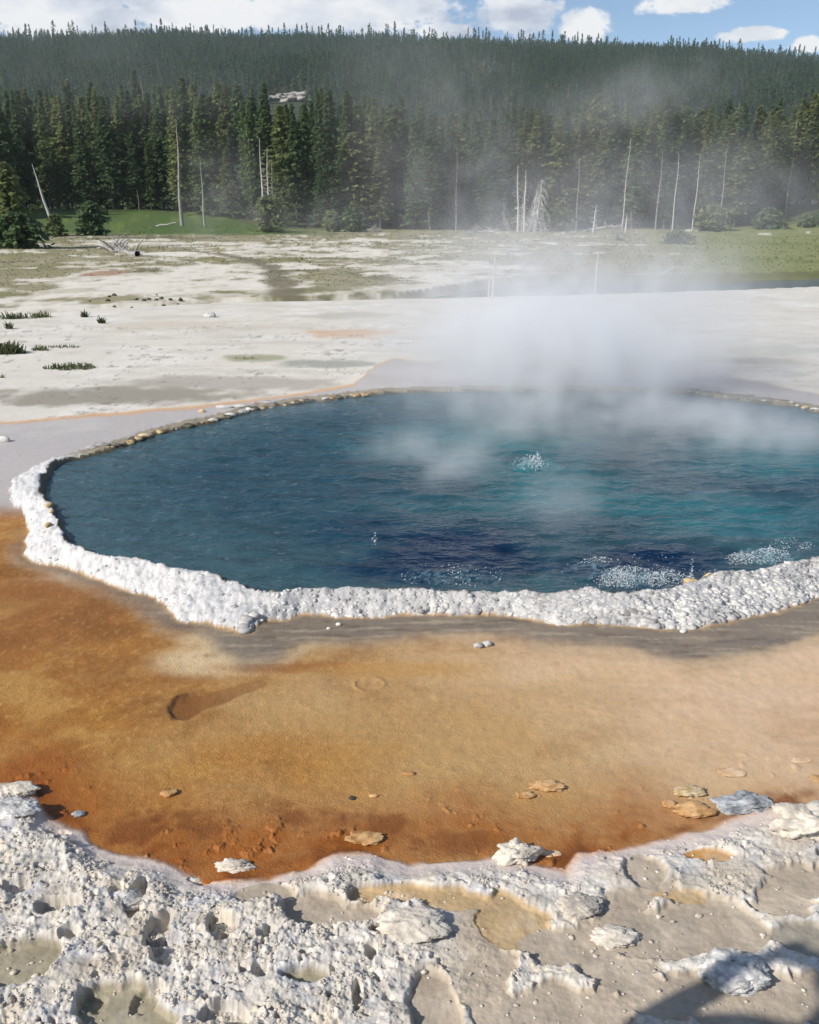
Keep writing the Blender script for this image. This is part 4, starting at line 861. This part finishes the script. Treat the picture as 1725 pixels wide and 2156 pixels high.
# bare rocky clearing on the slope
oz = 520.0; OUTCROP = (atY(618, oz), oz)
def build_outcrop():
    x0, y0 = OUTCROP; z0 = float(far_height(np.array([x0]), np.array([y0]))[0]); top = atYz(618, 190, oz).z
    o = empty('rock_outcrop', (x0, y0, z0)); tag(o, 'pale rocky outcrop in a gap of the hill forest', 'outcrop')
    o.scale = (2.0, 1.75, 1.75); mm = mat_sinter('outcrop_stone', (0.16, 0.14, 0.12), (0.34, 0.31, 0.28), (0.5, 0.47, 0.43), 0.4)
    mbase = lump_mesh('ledge', 4, 880, 0.7, 2.6, 0.2); mbase.materials.append(mm)
    b = link('ledge', mbase, None, o); b.scale = (6.5, 5.0, max(1.5, (top - z0) / 1.75 - 0.6)); b.location = (0.4, 2.5, -0.6)
    ms = [lump_mesh('boulder', 2, 890 + i, 0.4, 1.5) for i in range(3)]
    for me in ms: me.materials.append(mm)
    for k in range(14):
        s = random.uniform(0.4, 1.0); q = link('boulder', ms[k % 3], None, o); q.scale = (s * 1.4, s, s * 0.8); t = random.uniform(-1, 1); u = random.uniform(0, 1); q.location = (t * 5, -3.5 + 4.5 * u, ((top - z0) / 1.75 - 1) * (1 - abs(t) * 0.75) * (0.2 + 0.6 * u)); q.rotation_euler = (0, 0, random.uniform(0, 6))
build_outcrop(); build_hill_forest()

def snag(px, base_py, top_py, d, label, lean=0.0, r0=0.14, nb=0, droop=0.2, blen=1.3, z0=0.2, mat=None, seed=1, group=None, z=None, twigs=1, name='dead_tree'):
    x = atY(px, d); zz = gz(x, d) if z is None else z; h = atYz(px, top_py, d).z - zz
    o = empty(name, (x, d, zz), 0); tm, pts = trunk_mesh(h, r0, lean, mat or M_DEAD, seed=seed); link('trunk', tm, None, o)
    if nb: link('branch', branch_mesh(h, r0, pts, nb, seed + 3, mat or M_DEAD, droop, blen, z0, twigs), None, o)
    return tag(o, label, 'dead tree', group)
snag(1092, 488, 346, 100, 'tallest white dead tree of the pale cluster at the forest edge', -0.05, 0.17, 46, 0.25, 1.0, 0.15, seed=11)
snag(1098, 488, 400, 101, 'thin grey dead tree tight behind the tallest of the pale cluster', 0.02, 0.10, 26, 0.3, 0.7, 0.2, M_DEADGREY, seed=12)
snag(1104, 490, 358, 99.5, 'straight white dead tree second from left in the pale cluster', -0.01, 0.17, 44, 0.25, 0.9, 0.1, seed=13)
snag(1117, 488, 400, 100, 'white dead tree leaning right with ragged drooping branches', 0.13, 0.13, 60, 0.6, 1.4, 0.1, seed=14)
snag(1128, 492, 376, 99, 'bushiest white dead tree, its fan of bare twigs drooping to the right', 0.10, 0.17, 110, 0.7, 2.0, 0.06, seed=15, twigs=3)
snag(1060, 488, 405, 103, 'small grey dead spruce left of the pale cluster', 0.0, 0.10, 110, 0.5, 1.6, 0.04, M_DEADGREY, seed=16, twigs=2)
snag(383, 462, 250, 108, 'tall bare grey trunk standing alone on the bright meadow', 0.03, 0.22, 10, 0.2, 1.0, 0.4, M_DEADGREY, seed=21)
snag(432, 462, 330, 108, 'thin bare trunk right of the tall grey one', 0.0, 0.12, 6, 0.2, 0.8, 0.4, M_DEADGREY, seed=22)
snag(556, 480, 290, 106, 'dead trunk with ladder like stub branches behind the bright bush', 0.0, 0.16, 44, 0.1, 0.9, 0.1, M_DEAD, seed=23)
snag(567, 480, 310, 106, 'dead trunk with stubs, just right of the ladder like one', 0.02, 0.15, 40, 0.1, 0.9, 0.1, M_DEAD, seed=24)
snag(578, 480, 340, 107, 'slim grey dead trunk, last right of the three behind the bright bush', 0.0, 0.11, 14, 0.1, 0.7, 0.2, M_DEADGREY, seed=25)
snag(112, 452, 345, 102, 'leaning pale trunk rising from the meadow near the left bush', -0.22, 0.2, 4, 0.2, 0.8, 0.5, M_DEAD, seed=26)
snag(4, 470, 235, 78, 'bare forked white tree rising above the left bush', 0.04, 0.15, 14, -0.35, 2.4, 0.3, M_DEAD, seed=27)
snag(1310, 484, 290, 101, 'pale dead trunk with a hooked branch before the olive pines', 0.02, 0.070, 14, 0.1, 0.8, 0.3, seed=31)
snag(1416, 484, 322, 101, 'slender white dead trunk in the olive pines right of centre', 0.0, 0.075, 5, 0.1, 0.7, 0.4, seed=32)
snag(1380, 484, 318, 102, 'grey dead trunk left of the slender white one', 0.02, 0.075, 18, 0.1, 0.7, 0.3, M_DEADGREY, seed=33)
snag(1458, 482, 326, 102, 'faint pale dead trunk at the thick of the drifting steam', 0.02, 0.070, 6, 0.1, 0.7, 0.4, seed=34)
snag(1514, 478, 300, 104, 'grey snag with short stubs in the forest right of the steam', 0.0, 0.070, 20, 0.1, 0.6, 0.2, M_DEADGREY, seed=35)
snag(1250, 486, 430, 98, 'short bushy dead snag at the foot of the olive pines', 0.05, 0.14, 24, -0.1, 1.2, 0.2, M_DEAD, seed=36)
snag(1318, 484, 452, 99, 'low broken white stump at the forest edge', 0.02, 0.15, 3, 0.1, 0.6, 0.4, seed=37)
snag(960, 486, 320, 105, 'thin dead pole in the olive pines left of the pale cluster', 0.0, 0.070, 8, 0.1, 0.6, 0.3, M_DEADGREY, seed=38)
snag(1213, 486, 330, 105, 'ghostly thin dead pole right of the pale cluster', 0.0, 0.070, 8, 0.1, 0.6, 0.3, M_DEADGREY, seed=39)
snag(1650, 440, 250, 124, 'pale dead trunk among the green pines at the right', 0.0, 0.070, 14, 0.1, 0.8, 0.3, seed=40)
snag(1033, 624, 556, 25.0, 'left and fainter of two white poles at the terrace edge', 0.02, 0.016, 0, z=0.0, seed=41)
snag(1041, 626, 540, 25.0, 'right and taller of two white poles at the terrace edge', 0.04, 0.026, 3, 0.1, 0.12, 0.5, z=0.0, seed=42, twigs=0)
snag(1262, 636, 530, 24.0, 'single white dead pole standing before the river', 0.012, 0.024, 10, 0.0, 0.14, 0.6, z=0.0, seed=43, twigs=0)

def bush(px, base_py, top_py, d, wide, label, mat, seed, name='bush', shape='bush', nbr=130, size=0.5, z=None, cat='bush', dead=False):
    x = atY(px, d); zz = gz(x, d) if z is None else z; h = max(0.5, atYz(px, top_py, d).z - zz)
    o = empty(name, (x, d, zz)); mb = MB(); rs = random.Random(seed)
    for k in range(7):
        a = rs.uniform(0, 6.28); mb.tube([(0, 0, -0.1), (math.cos(a) * 0.15 * wide, math.sin(a) * 0.15 * wide, h * 0.35), (math.cos(a) * 0.4 * wide, math.sin(a) * 0.4 * wide, h * 0.75)], [0.05 * h ** 0.5, 0.035, 0.012], 5)
    sm = mb.mesh('stem'); sm.materials.append(M_DEADGREY if dead else M_BARK); link('stem', sm, None, o)
    if dead:
        link('branch', branch_mesh(h, 0.07, [(0, 0, 0), (0.1, 0, h * .5), (0.15, 0, h)], 60, seed, M_DEADGREY, 0.15, wide, 0.05, 3), None, o)
    else:
        link('foliage', crown_mesh('foliage', seed, h, wide, h * 0.04, nbr, shape, 9, size, mat), None, o)
    return tag(o, label, cat)
bush(24, 522, 345, 60, 2.3, 'tall dark juniper like tree at the left edge, upper half yellow green', M_PINE_OLIVE, 901, 'small_tree', 'spire', 220, 0.5, cat='tree')
bush(34, 522, 448, 59, 1.9, 'dark rounded bush at the foot of the left edge tree', M_PINE, 902, nbr=200, size=0.42)
bush(195, 482, 425, 88, 1.6, 'dark round bush with a broken stump behind on the left meadow', M_PINE, 903, nbr=180, size=0.45)
bush(118, 484, 452, 86, 0.9, 'small green bush between the left tree and the round bush', M_PINE_OLIVE, 904, nbr=90, size=0.4)
bush(568, 472, 412, 97, 1.8, 'bright olive bush in front of the ladder like dead trunks', M_PINE_OLIVE, 905, nbr=190, size=0.5)
bush(1432, 526, 488, 66, 1.1, 'low grey green sagebrush on the steamy plain right of centre', M_SAGE, 906, nbr=170, size=0.26)
bush(1300, 505, 470, 74, 1.3, 'pale bare brush of dead twigs on the steamy plain', M_SAGE, 907, dead=True)
bush(745, 486, 440, 101, 1.6, 'dark shrub in the gap at the forest edge left of centre', M_PINE, 908, nbr=150, size=0.5)
bush(700, 484, 445, 101, 1.1, 'yellow green shrub beside the dark one at the forest edge', M_PINE_OLIVE, 909, nbr=110, size=0.5)
bush(1180, 486, 430, 101, 1.4, 'dull olive shrub right of the pale dead cluster', M_PINE_OLIVE, 910, nbr=130, size=0.5)
bush(1500, 484, 432, 101, 2.0, 'dull olive thicket veiled by steam at the right forest edge', M_PINE_OLIVE, 911, nbr=170, size=0.55)
bush(1620, 478, 440, 102, 1.8, 'grey green thicket at the right forest edge', M_PINE, 912, nbr=160, size=0.55)
bush(1716, 470, 448, 104, 1.6, 'dark shrub on the green slope at the right edge', M_PINE, 913, nbr=120, size=0.5)
bush(1000, 500, 470, 88, 1.2, 'pale twiggy dead brush with white blossoms of bleached wood', M_SAGE, 914, dead=True)
bush(790, 492, 470, 97, 1.0, 'dead grey twigs at the foot of the dark shrub', M_SAGE, 915, dead=True)
# fallen dead brush on the plain at left
def build_logs():
    def log(p, q, r0, label, name='fallen_log', mat=M_DEADGREY, nb=0, cat='log', seed=3):
        a = Vector(p); b = Vector(q); o = empty(name, a); mb = MB(); k = 5
        mb.tube([Vector((0, 0, r0 * 0.8)).lerp(b - a + Vector((0, 0, r0 * .6)), i / k) + Vector((0, 0, 0.06 * math.sin(i * 2 + seed))) for i in range(k + 1)], [r0 * (1 - 0.5 * i / k) for i in range(k + 1)], 8)
        m = mb.mesh('trunk'); m.materials.append(mat); link('trunk', m, None, o)
        if nb:
            mb = MB(); rs = random.Random(seed)
            for i in range(nb):
                s = (b - a) * rs.uniform(0.1, 1); e = s + Vector((rs.uniform(-1, 1), rs.uniform(-0.6, 0.6), rs.uniform(0.1, 0.9))) * r0 * 7
                mb.tube([s, s.lerp(e, .5) + Vector((0, 0, .1)), e], [r0 * .4, r0 * .25, r0 * .08], 5)
            m = mb.mesh('branch'); m.materials.append(mat); link('branch', m, None, o)
        return tag(o, label, cat)
    def gp(px, py): x, y = G(px, py); return (x, y, gz(x, y))
    log(gp(290, 539), gp(225, 527), 0.16, 'fallen grey dead tree with a fan of bare branches on the left plain', nb=26)
    log(gp(205, 523), gp(255, 524), 0.10, 'thin fallen pole behind the branched dead tree', nb=4, seed=5)
    log((*G(1372, 589, -0.2), -0.25), (*G(1395, 587, -0.2), -0.20), 0.12, 'pale driftwood log stranded in the river', mat=M_DEAD, nb=3, seed=8)
    log((atY(1240, 102), 102, gz(atY(1240, 102), 102)), (atY(1310, 104), 104, gz(atY(1310, 104), 104) + 0.3), 0.2, 'white log lying along the forest edge right of the pale cluster', mat=M_DEAD, nb=5, seed=9)
    log((atY(330, 106), 106, gz(atY(330, 106), 106)), (atY(372, 105), 105, gz(atY(372, 105), 105) + 0.4), 0.14, 'fallen branch on the bright grass left of the tall bare trunk', mat=M_DEADGREY, nb=3, seed=12)
    log((atY(985, 92), 92, gz(atY(985, 92), 92)), (atY(1040, 93), 93, gz(atY(1040, 93), 93) + 0.2), 0.15, 'bleached log left of the pale dead cluster', mat=M_DEAD, nb=6, seed=15)
build_logs()
# dark sage clods and grass tufts
def tuft(px, py, wpx, label, n=60, h=0.16, mat=M_SAGE, name='grass_tuft', group=None):
    x, y = G(px, py); d = math.hypot(y, CAM_H); wd = wpx * d / FPX / 2; rs = np.random.default_rng(int(px * 7 + py)); V = []; F = []; zc = gz(x, y)
    for i in range(n):
        a = rs.uniform(0, 6.28); q = math.sqrt(rs.uniform(0, 1)); bx = math.cos(a) * q * wd; by = math.sin(a) * q * min(wd * 0.5, 0.3); hh = h * rs.uniform(0.4, 1.1) * (1 - 0.5 * q)
        t = rs.uniform(0, 6.28); l = np.array([math.cos(t), math.sin(t)]) * hh * rs.uniform(0.2, 0.8); ww = 0.008 + 0.05 * h
        b = len(V); V += [(bx - ww * math.sin(t), by + ww * math.cos(t), 0), (bx + ww * math.sin(t), by - ww * math.cos(t), 0), (bx + l[0] + ww * .4, by + l[1], hh), (bx + l[0] - ww * .4, by + l[1], hh * 0.97)]; F.append((b, b + 1, b + 2, b + 3))
    o = link(name, mesh_np(name, np.array(V), np.array(F), False), mat); o.location = (x, y, zc - 0.01)
    return tag(o, label, 'tuft', group)
tuft(18, 752, 76, 'big dark green grass tuft at the left edge of the terrace', 260, 0.26, M_SAGE)
tuft(88, 745, 44, 'low tuft just right of the big dark green one', 70, 0.12)
tuft(135, 738, 70, 'thin flat strip of tuft behind on the terrace', 70, 0.08)
tuft(150, 785, 110, 'long low olive tuft in the middle of the left terrace', 220, 0.12)
tuft(4, 805, 16, 'tiny tuft at the left border below the long one', 20, 0.1)
tuft(520, 764, 70, 'faint flat olive tuft on the terrace left of centre', 60, 0.05, M_GRASS)
for px, py, w_, lab in [(20, 672, 40, 'dry sage tuft at the left border on the terrace edge'), (55, 670, 60, 'widest dry sage tuft on the left terrace edge'), (90, 668, 40, 'dry sage tuft just right of the widest one'),
                        (178, 668, 16, 'small dry sage tuft standing apart on the terrace edge'), (215, 682, 14, 'tiny sage tuft nearest to the camera side of the terrace edge'), (20, 695, 12, 'tiny sage tuft below those at the left border')]:
    tuft(px, py, w_, lab, 60, 0.2, M_SAGE, group='sage tufts along the terrace edge')
ORD = 'first second third fourth fifth sixth seventh eighth ninth tenth eleventh twelfth thirteenth fourteenth fifteenth'.split()
clods = []
for i in range(16):
    px = random.choice([random.gauss(235, 26), random.gauss(330, 24), random.uniform(180, 440)])
    clods.append((px, 632 + random.uniform(-9, 12) + (px - 230) * -0.02, random.uniform(4, 10)))
clods.sort()
for i, (px, py, w_) in enumerate(clods):
    lab = 'dark sage clod, %s from the %s of the row on the white bank' % ((ORD[i], 'left') if i < 8 else (ORD[15 - i], 'right'))
    rock(px, py, w_, 0.6, M_DARKCLOD, lab, 'clod', 'dark_clod', 3, 0.6, 0.2, 0.7, z=0.0, seed=40 + i, group='dark clods on the white bank')

# grass: tiny clumps spread over the plain where the ground is vegetated
def build_meadow():
    n = 10000; az = RNG.uniform(-0.62, 0.62, n); ph = RNG.uniform(R(1.2), R(4.6), n); r = CAM_H / np.tan(ph); x = r * np.sin(az); y = r * np.cos(az)
    ok = (y > np.interp(x, BX, BY) + 0.5); x, y = x[ok], y[ok]; H, C, _, _ = fields(x, y); veg = (C[:, 0] < 0.40); x, y, H, C = x[veg], y[veg], H[veg], C[veg]
    for nm, mat, sel, lab in [('meadow_grass', M_GRASS, (C[:, 1] - C[:, 0] < 0.03), 'short dry olive grass between the white patches of the plain'), ('lush_grass', M_LUSH, (C[:, 1] - C[:, 0] >= 0.03), 'bright green grass in front of the left forest')]:
        X, Y, Z = x[sel], y[sel], H[sel]; m = len(X)
        if not m: continue
        s = RNG.uniform(0.05, 0.12, m) * np.clip(Y / 60, 0.5, 1.3); t = RNG.uniform(0, 6.28, m); k = np.arange(3)
        V = []; 
        for j in range(3):
            a = t + j * 2.09; ca, sa = np.cos(a), np.sin(a)
            V += [np.stack([X - sa * s * .5, Y + ca * s * .5, Z - .02], 1), np.stack([X + sa * s * .5, Y - ca * s * .5, Z - .02], 1), np.stack([X + ca * s * .5 + sa * s * .2, Y + sa * s * .5, Z + s * .55], 1), np.stack([X + ca * s * .5 - sa * s * .3, Y + sa * s * .5, Z + s * .5], 1)]
        V = np.stack(V, 1).reshape(-1, 3); F = np.arange(m * 12).reshape(-1, 4)
        tag(link(nm, mesh_np(nm, V, F, False), mat), lab, kind='stuff')
build_meadow()

# ------------------------------------------------------------------ boiling splashes
def build_splash():
    m, w, b = new_mat('boiling_foam'); b.inputs['Base Color'].default_value = (0.82, 0.88, 0.90, 1); b.inputs['Roughness'].default_value = 0.15; b.inputs['IOR'].default_value = 1.33
    b.inputs['Transmission Weight'].default_value = 0.25
    V0, F0 = ICO[1]
    def splash(spots, label, n, s0, s1, hmax, name='water_splash'):
        V = []; F = []; k = 0; rs = np.random.default_rng(n)
        for i in range(n):
            px, py, rx, ry = spots[i % len(spots)]; a = rs.uniform(0, 6.28); q = rs.uniform(0, 1) ** 0.7
            x, y = G(px + math.cos(a) * rx * q, py + math.sin(a) * ry * q, Z_WATER); s = s0 * (s1 / s0) ** (rs.uniform(0, 1) ** 2); h = hmax * max(0, 1 - q) * rs.uniform(0, 1) ** 1.6
            V.append(V0 * s * (1 + rs.uniform(-.3, .3, (len(V0), 1))) * np.array([1.3, 1, .8]) + np.array([x, y, Z_WATER + h])); F.append(F0 + k); k += len(V0)
        o = link(name, mesh_np(name, np.concatenate(V), np.concatenate(F)), m); return tag(o, label, 'splash')
    splash([(1320, 1215, 70, 22), (1300, 1222, 50, 14), (1400, 1222, 70, 14)], 'widest boiling splash against the rim right of centre', 2600, 0.0012, 0.0042, 0.10)
    splash([(1620, 1172, 46, 18), (1560, 1178, 40, 12)], 'boiling splash against the rim at the right', 1300, 0.0012, 0.004, 0.08)
    splash([(1118, 978, 40, 14), (1130, 972, 14, 10)], 'small white boil out in the middle of the pool', 420, 0.002, 0.006, 0.13)
    splash([(789, 1140, 6, 12)], 'single thin jet of droplets in the dark water left of centre', 20, 0.002, 0.007, 0.17)
    splash([(1455, 1215, 5, 8)], 'narrow jet beside the amber stones on the rim', 60, 0.0015, 0.006, 0.2)
    splash([(1330, 1205, 180, 40), (950, 1210, 120, 26), (1250, 1180, 40, 10), (1650, 1150, 70, 20)], 'scattered bubbles along the near side of the pool', 900, 0.0015, 0.0045, 0.03, 'bubbles')['kind'] = 'stuff'
build_splash()

# ------------------------------------------------------------------ boardwalk and the onlooker whose shadow falls into the picture
def build_boardwalk():
    wood = mat_bark('boardwalk_wood', (0.20, 0.18, 0.155), (0.36, 0.33, 0.29), (1.2, 8, 8))
    o = empty('boardwalk', (-1.2, -0.25, 0.0), R(-29)); tag(o, 'weathered plank boardwalk beside the spring', 'boardwalk')
    mb = MB(); mb.box((0, 0, 0), (0.19, 1.5, 0.045)); pm = mb.mesh('plank', False); pm.materials.append(wood)
    for k in range(26):
        q = link('plank', pm, None, o); q.location = (-2.6 + k * 0.2, 0, 0.72)
    for sy in (-0.6, 0.6):
        mb = MB(); mb.box((-0.1, sy, 0.61), (5.3, 0.09, 0.17)); me = mb.mesh('beam', False); me.materials.append(wood); link('beam', me, None, o)
    mb = MB(); mb.box((0, 0, 0), (0.12, 0.12, 0.6)); pm = mb.mesh('post', False); pm.materials.append(wood)
    for sx in (-2.4, -0.1, 2.2):
        for sy in (-0.6, 0.6):
            q = link('post', pm, None, o); q.location = (sx, sy, 0.25)
build_boardwalk()
def build_person():
    ox, oy, oz = -1.335, 0.375, 0.745
    root = empty('person', (ox, oy, oz), R(-25)); tag(root, 'person in dark clothes taking a picture, seen only as the shadow at lower right', 'person')
    J = dict(pel=(0, 0, .95), wst=(0, 0, 1.10), chs=(0, 0, 1.32), nck=(0, .01, 1.48), hd0=(0, .03, 1.55), hd1=(0, .04, 1.66), hd2=(0, .03, 1.74),
             sl=(-.18, 0, 1.42), el=(-.33, .10, 1.20), hl=(-.12, .34, 1.42), sr=(.18, 0, 1.42), er=(.36, .12, 1.22), hr=(.13, .35, 1.42),
             il=(-.10, 0, .90), kl=(-.11, .02, .50), al=(-.11, 0, .09), tl=(-.12, .16, .03), ir=(.10, 0, .90), kr=(.12, .02, .50), ar=(.13, 0, .09), tr=(.14, .16, .03))
    E = [('pel', 'wst'), ('wst', 'chs'), ('chs', 'nck'), ('nck', 'hd0'), ('hd0', 'hd1'), ('hd1', 'hd2'), ('chs', 'sl'), ('sl', 'el'), ('el', 'hl'), ('chs', 'sr'), ('sr', 'er'), ('er', 'hr'),
         ('pel', 'il'), ('il', 'kl'), ('kl', 'al'), ('al', 'tl'), ('pel', 'ir'), ('ir', 'kr'), ('kr', 'ar'), ('ar', 'tr')]
    rad = dict(pel=.145, wst=.135, chs=.155, nck=.06, hd0=.075, hd1=.10, hd2=.07, sl=.075, el=.055, hl=.036, sr=.075, er=.055, hr=.036, il=.10, kl=.07, al=.045, tl=.04, ir=.10, kr=.07, ar=.045, tr=.04)
    keys = list(J); me = bpy.data.meshes.new('body'); me.from_pydata([J[k] for k in keys], [(keys.index(a), keys.index(b)) for a, b in E], [])
    cm = mat_plain('dark_jacket', (0.025, 0.028, 0.04), (0.05, 0.055, 0.07), 30, 0.9); o = link('body', me, cm, root)
    sk = o.modifiers.new('skin', 'SKIN'); sv = me.skin_vertices[0].data
    for i, k in enumerate(keys): sv[i].radius = (rad[k], rad[k] * (0.72 if k in ('pel', 'wst', 'chs') else 1)); sv[i].use_root = (k == 'pel')
    o.modifiers.new('smooth', 'SUBSURF').render_levels = 2
    skin = mat_plain('skin', (0.45, 0.28, 0.2), (0.52, 0.34, 0.25), 20, 0.6, 0)
    hv, hf = ICO[3]; W = hv * np.array([.112, .12, .10]); W = W[:, :] + np.array([0, .012, 1.73]); hm = mesh_np('hat', W, hf); hm.materials.append(cm); link('hat', hm, None, root)
    mb = MB(); n = 28
    ring = [(math.cos(2 * math.pi * k / n), math.sin(2 * math.pi * k / n)) for k in range(n)]
    Vb = [(c * .10, s * .11 + .012, 1.735) for c, s in ring] + [(c * .2, s * .21 + .012, 1.715) for c, s in ring] + [(c * .2, s * .21 + .012, 1.706) for c, s in ring]
    mb.add(Vb, [(k, (k + 1) % n, n + (k + 1) % n, n + k) for k in range(n)] + [(n + k, n + (k + 1) % n, 2 * n + (k + 1) % n, 2 * n + k) for k in range(n)]); bm_ = mb.mesh('hat_brim'); bm_.materials.append(cm); link('hat_brim', bm_, None, root)
    for sgn in (-1, 1):
        mb = MB()
        for k in range(4):
            x = sgn * (.115 - k * .004); z = 1.40 + k * .022; mb.tube([(x, .33, z), (x - sgn * .01, .385, z + .004), (x - sgn * .045, .40, z + .006), (x - sgn * .065, .392, z + .004)], [.010, .009, .008, .006], 6)
        mb.tube([(sgn * .12, .33, 1.39), (sgn * .085, .36, 1.385), (sgn * .06, .375, 1.40)], [.012, .010, .008], 6)
        fm = mb.mesh('fingers'); fm.materials.append(skin); link('fingers', fm, None, root)
    rot = Matrix.Rotation(R(-25), 4, 'Z'); c = rot @ Vector((0, .383, 1.435)) + Vector((ox, oy, oz))
    mb = MB(); mb.box((0, 0, 0), (.15, .009, .075)); pm = mb.mesh('phone', False); pm.materials.append(cm); p = link('phone', pm); p.location = c; p.rotation_euler = (0, 0, R(-25)); tag(p, 'phone held up by the person in dark clothes', 'phone')
build_person()

# ------------------------------------------------------------------ steam
def build_steam():
    puffs = []    # display x, y, forward distance, half width px, half height px, half depth m, density
    P = puffs.append
    P((1185, 745, 10.8, 330, 120, 1.5, 1.7)); P((1190, 680, 11.5, 420, 120, 1.7, 0.8)); P((1120, 880, 9.6, 200, 80, 0.9, 0.7))
    P((900, 960, 8.4, 140, 95, 0.6, 1.5)); P((930, 1030, 7.6, 110, 60, 0.5, 1.2)); P((1160, 1110, 6.6, 90, 120, 0.5, 0.8)); P((1230, 950, 8.8, 160, 70, 0.8, 0.40))
    P((1500, 910, 9.2, 260, 90, 1.2, 1.1)); P((1650, 900, 9.4, 200, 85, 1.2, 0.9)); P((1000, 850, 9.6, 300, 50, 1.0, 0.4)); P((1350, 880, 9.6, 260, 70, 1.0, 0.6)); P((1480, 1010, 7.8, 200, 70, 0.8, 0.5))
    P((1150, 835, 9.9, 330, 65, 1.0, 0.45)); P((1150, 590, 12.5, 430, 110, 2.2, 0.40)); P((1400, 640, 12.0, 330, 110, 2.2, 0.26)); P((950, 740, 11.5, 240, 120, 1.8, 0.22)); P((1550, 700, 12, 300, 130, 2.0, 0.13))
    P((950, 430, 13.0, 330, 190, 2.4, 0.085)); P((1280, 400, 13.5, 360, 190, 2.6, 0.085)); P((1560, 420, 13.0, 260, 150, 2.4, 0.10)); P((1340, 215, 14, 260, 60, 1.8, 0.12)); P((880, 190, 14, 260, 130, 2.4, 0.06))
    P((450, 370, 13, 110, 120, 1.0, 0.10)); P((560, 440, 13, 240, 80, 1.6, 0.05)); P((150, 160, 14, 240, 130, 2.4, 0.025)); P((400, 180, 14, 200, 90, 2.0, 0.03)); P((700, 850, 10.5, 280, 40, 1.2, 0.16)); P((600, 480, 13, 240, 30, 1.5, 0.06))
    me = mesh_np('steam', [(-9, 5, 0.05), (9.5, 5, 0.05), (9.5, 18, 0.05), (-9, 18, 0.05)], [(0, 1, 2, 3)]); o = link('steam', me)
    tag(o, 'white steam rising from the hot spring and drifting over the forest', kind='stuff')
    m = bpy.data.materials.new('steam'); m.use_nodes = True; m.node_tree.nodes.clear(); w = NT(m.node_tree)
    pv = w.n('ShaderNodeVolumePrincipled'); pv.inputs['Color'].default_value = (0.985, 0.99, 1.0, 1); pv.inputs['Density'].default_value = 1.0; pv.inputs['Anisotropy'].default_value = 0.15
    out = w.n('ShaderNodeOutputMaterial'); w.link(pv.outputs[0], out.inputs['Volume']); me.materials.append(m)
    ng = bpy.data.node_groups.new('steam_field', 'GeometryNodeTree'); ng.interface.new_socket('Geometry', in_out='INPUT', socket_type='NodeSocketGeometry'); ng.interface.new_socket('Geometry', in_out='OUTPUT', socket_type='NodeSocketGeometry')
    w = NT(ng); go = w.n('NodeGroupOutput'); vc = w.n('GeometryNodeVolumeCube'); p = w.n('GeometryNodeInputPosition').outputs[0]
    wp = w.n('ShaderNodeTexNoise'); w.link(p, wp.inputs['Vector']); wp.inputs['Scale'].default_value = 0.55; wp.inputs['Detail'].default_value = 3
    wp2 = w.vm('MULTIPLY', w.vm('SUBTRACT', wp.outputs[1], (0.5, 0.5, 0.5)), (1.9, 1.2, 1.5)); q = w.vm('ADD', p, wp2)
    tot = None
    for (px, py, Y, rx, ry, rd, dn) in puffs:
        c = atYz(px, py, Y); sc = Y / FPX
        e = w.vm('LENGTH', w.vm('MULTIPLY', w.vm('SUBTRACT', q, tuple(c)), (1 / (rx * sc), 1 / rd, 1 / (ry * sc))))
        f = w.m('MULTIPLY', w.mr(e, 1.25, 0.0), dn); tot = f if tot is None else w.m('ADD', tot, f)
    n = w.noise(w.vm('MULTIPLY', w.vm('ADD', p, w.vm('MULTIPLY', p, (0.0, 0.0, 0.0))), (1.1, 1.0, 0.95)), 1.5, 6.0, 0.64, 1.3)
    dens = w.m('MULTIPLY', tot, w.mr(n, 0.36, 0.66, 0.18, 1.6))
    dens = w.m('MAXIMUM', w.m('SUBTRACT', dens, 0.006), 0.0)
    w.link(dens, vc.inputs['Density']); vc.inputs['Min'].default_value = (-9, 5.4, -0.3); vc.inputs['Max'].default_value = (9.5, 17, 6.2)
    for k, v in (('Resolution X', 190), ('Resolution Y', 110), ('Resolution Z', 84)): vc.inputs[k].default_value = v
    sm = w.n('GeometryNodeSetMaterial'); sm.inputs['Material'].default_value = m; w.link(vc.outputs[0], sm.inputs[0]); w.link(sm.outputs[0], go.inputs[0])
    o.modifiers.new('steam_field', 'NODES').node_group = ng
build_steam()

# ------------------------------------------------------------------ thin summer haze between here and the hill
def build_haze():
    mb = MB(); mb.box((0, 0, 105), (6400, 6400, 290)); me = mb.mesh('haze', False)
    m = bpy.data.materials.new('haze'); m.use_nodes = True; m.node_tree.nodes.clear(); w = NT(m.node_tree)
    pv = w.n('ShaderNodeVolumePrincipled'); pv.inputs['Color'].default_value = (0.80, 0.94, 0.97, 1); pv.inputs['Density'].default_value = 0.00014
    out = w.n('ShaderNodeOutputMaterial'); w.link(pv.outputs[0], out.inputs['Volume'])
    tag(link('haze', me, m), 'thin pale haze in front of the wooded hill', kind='stuff')
build_haze()
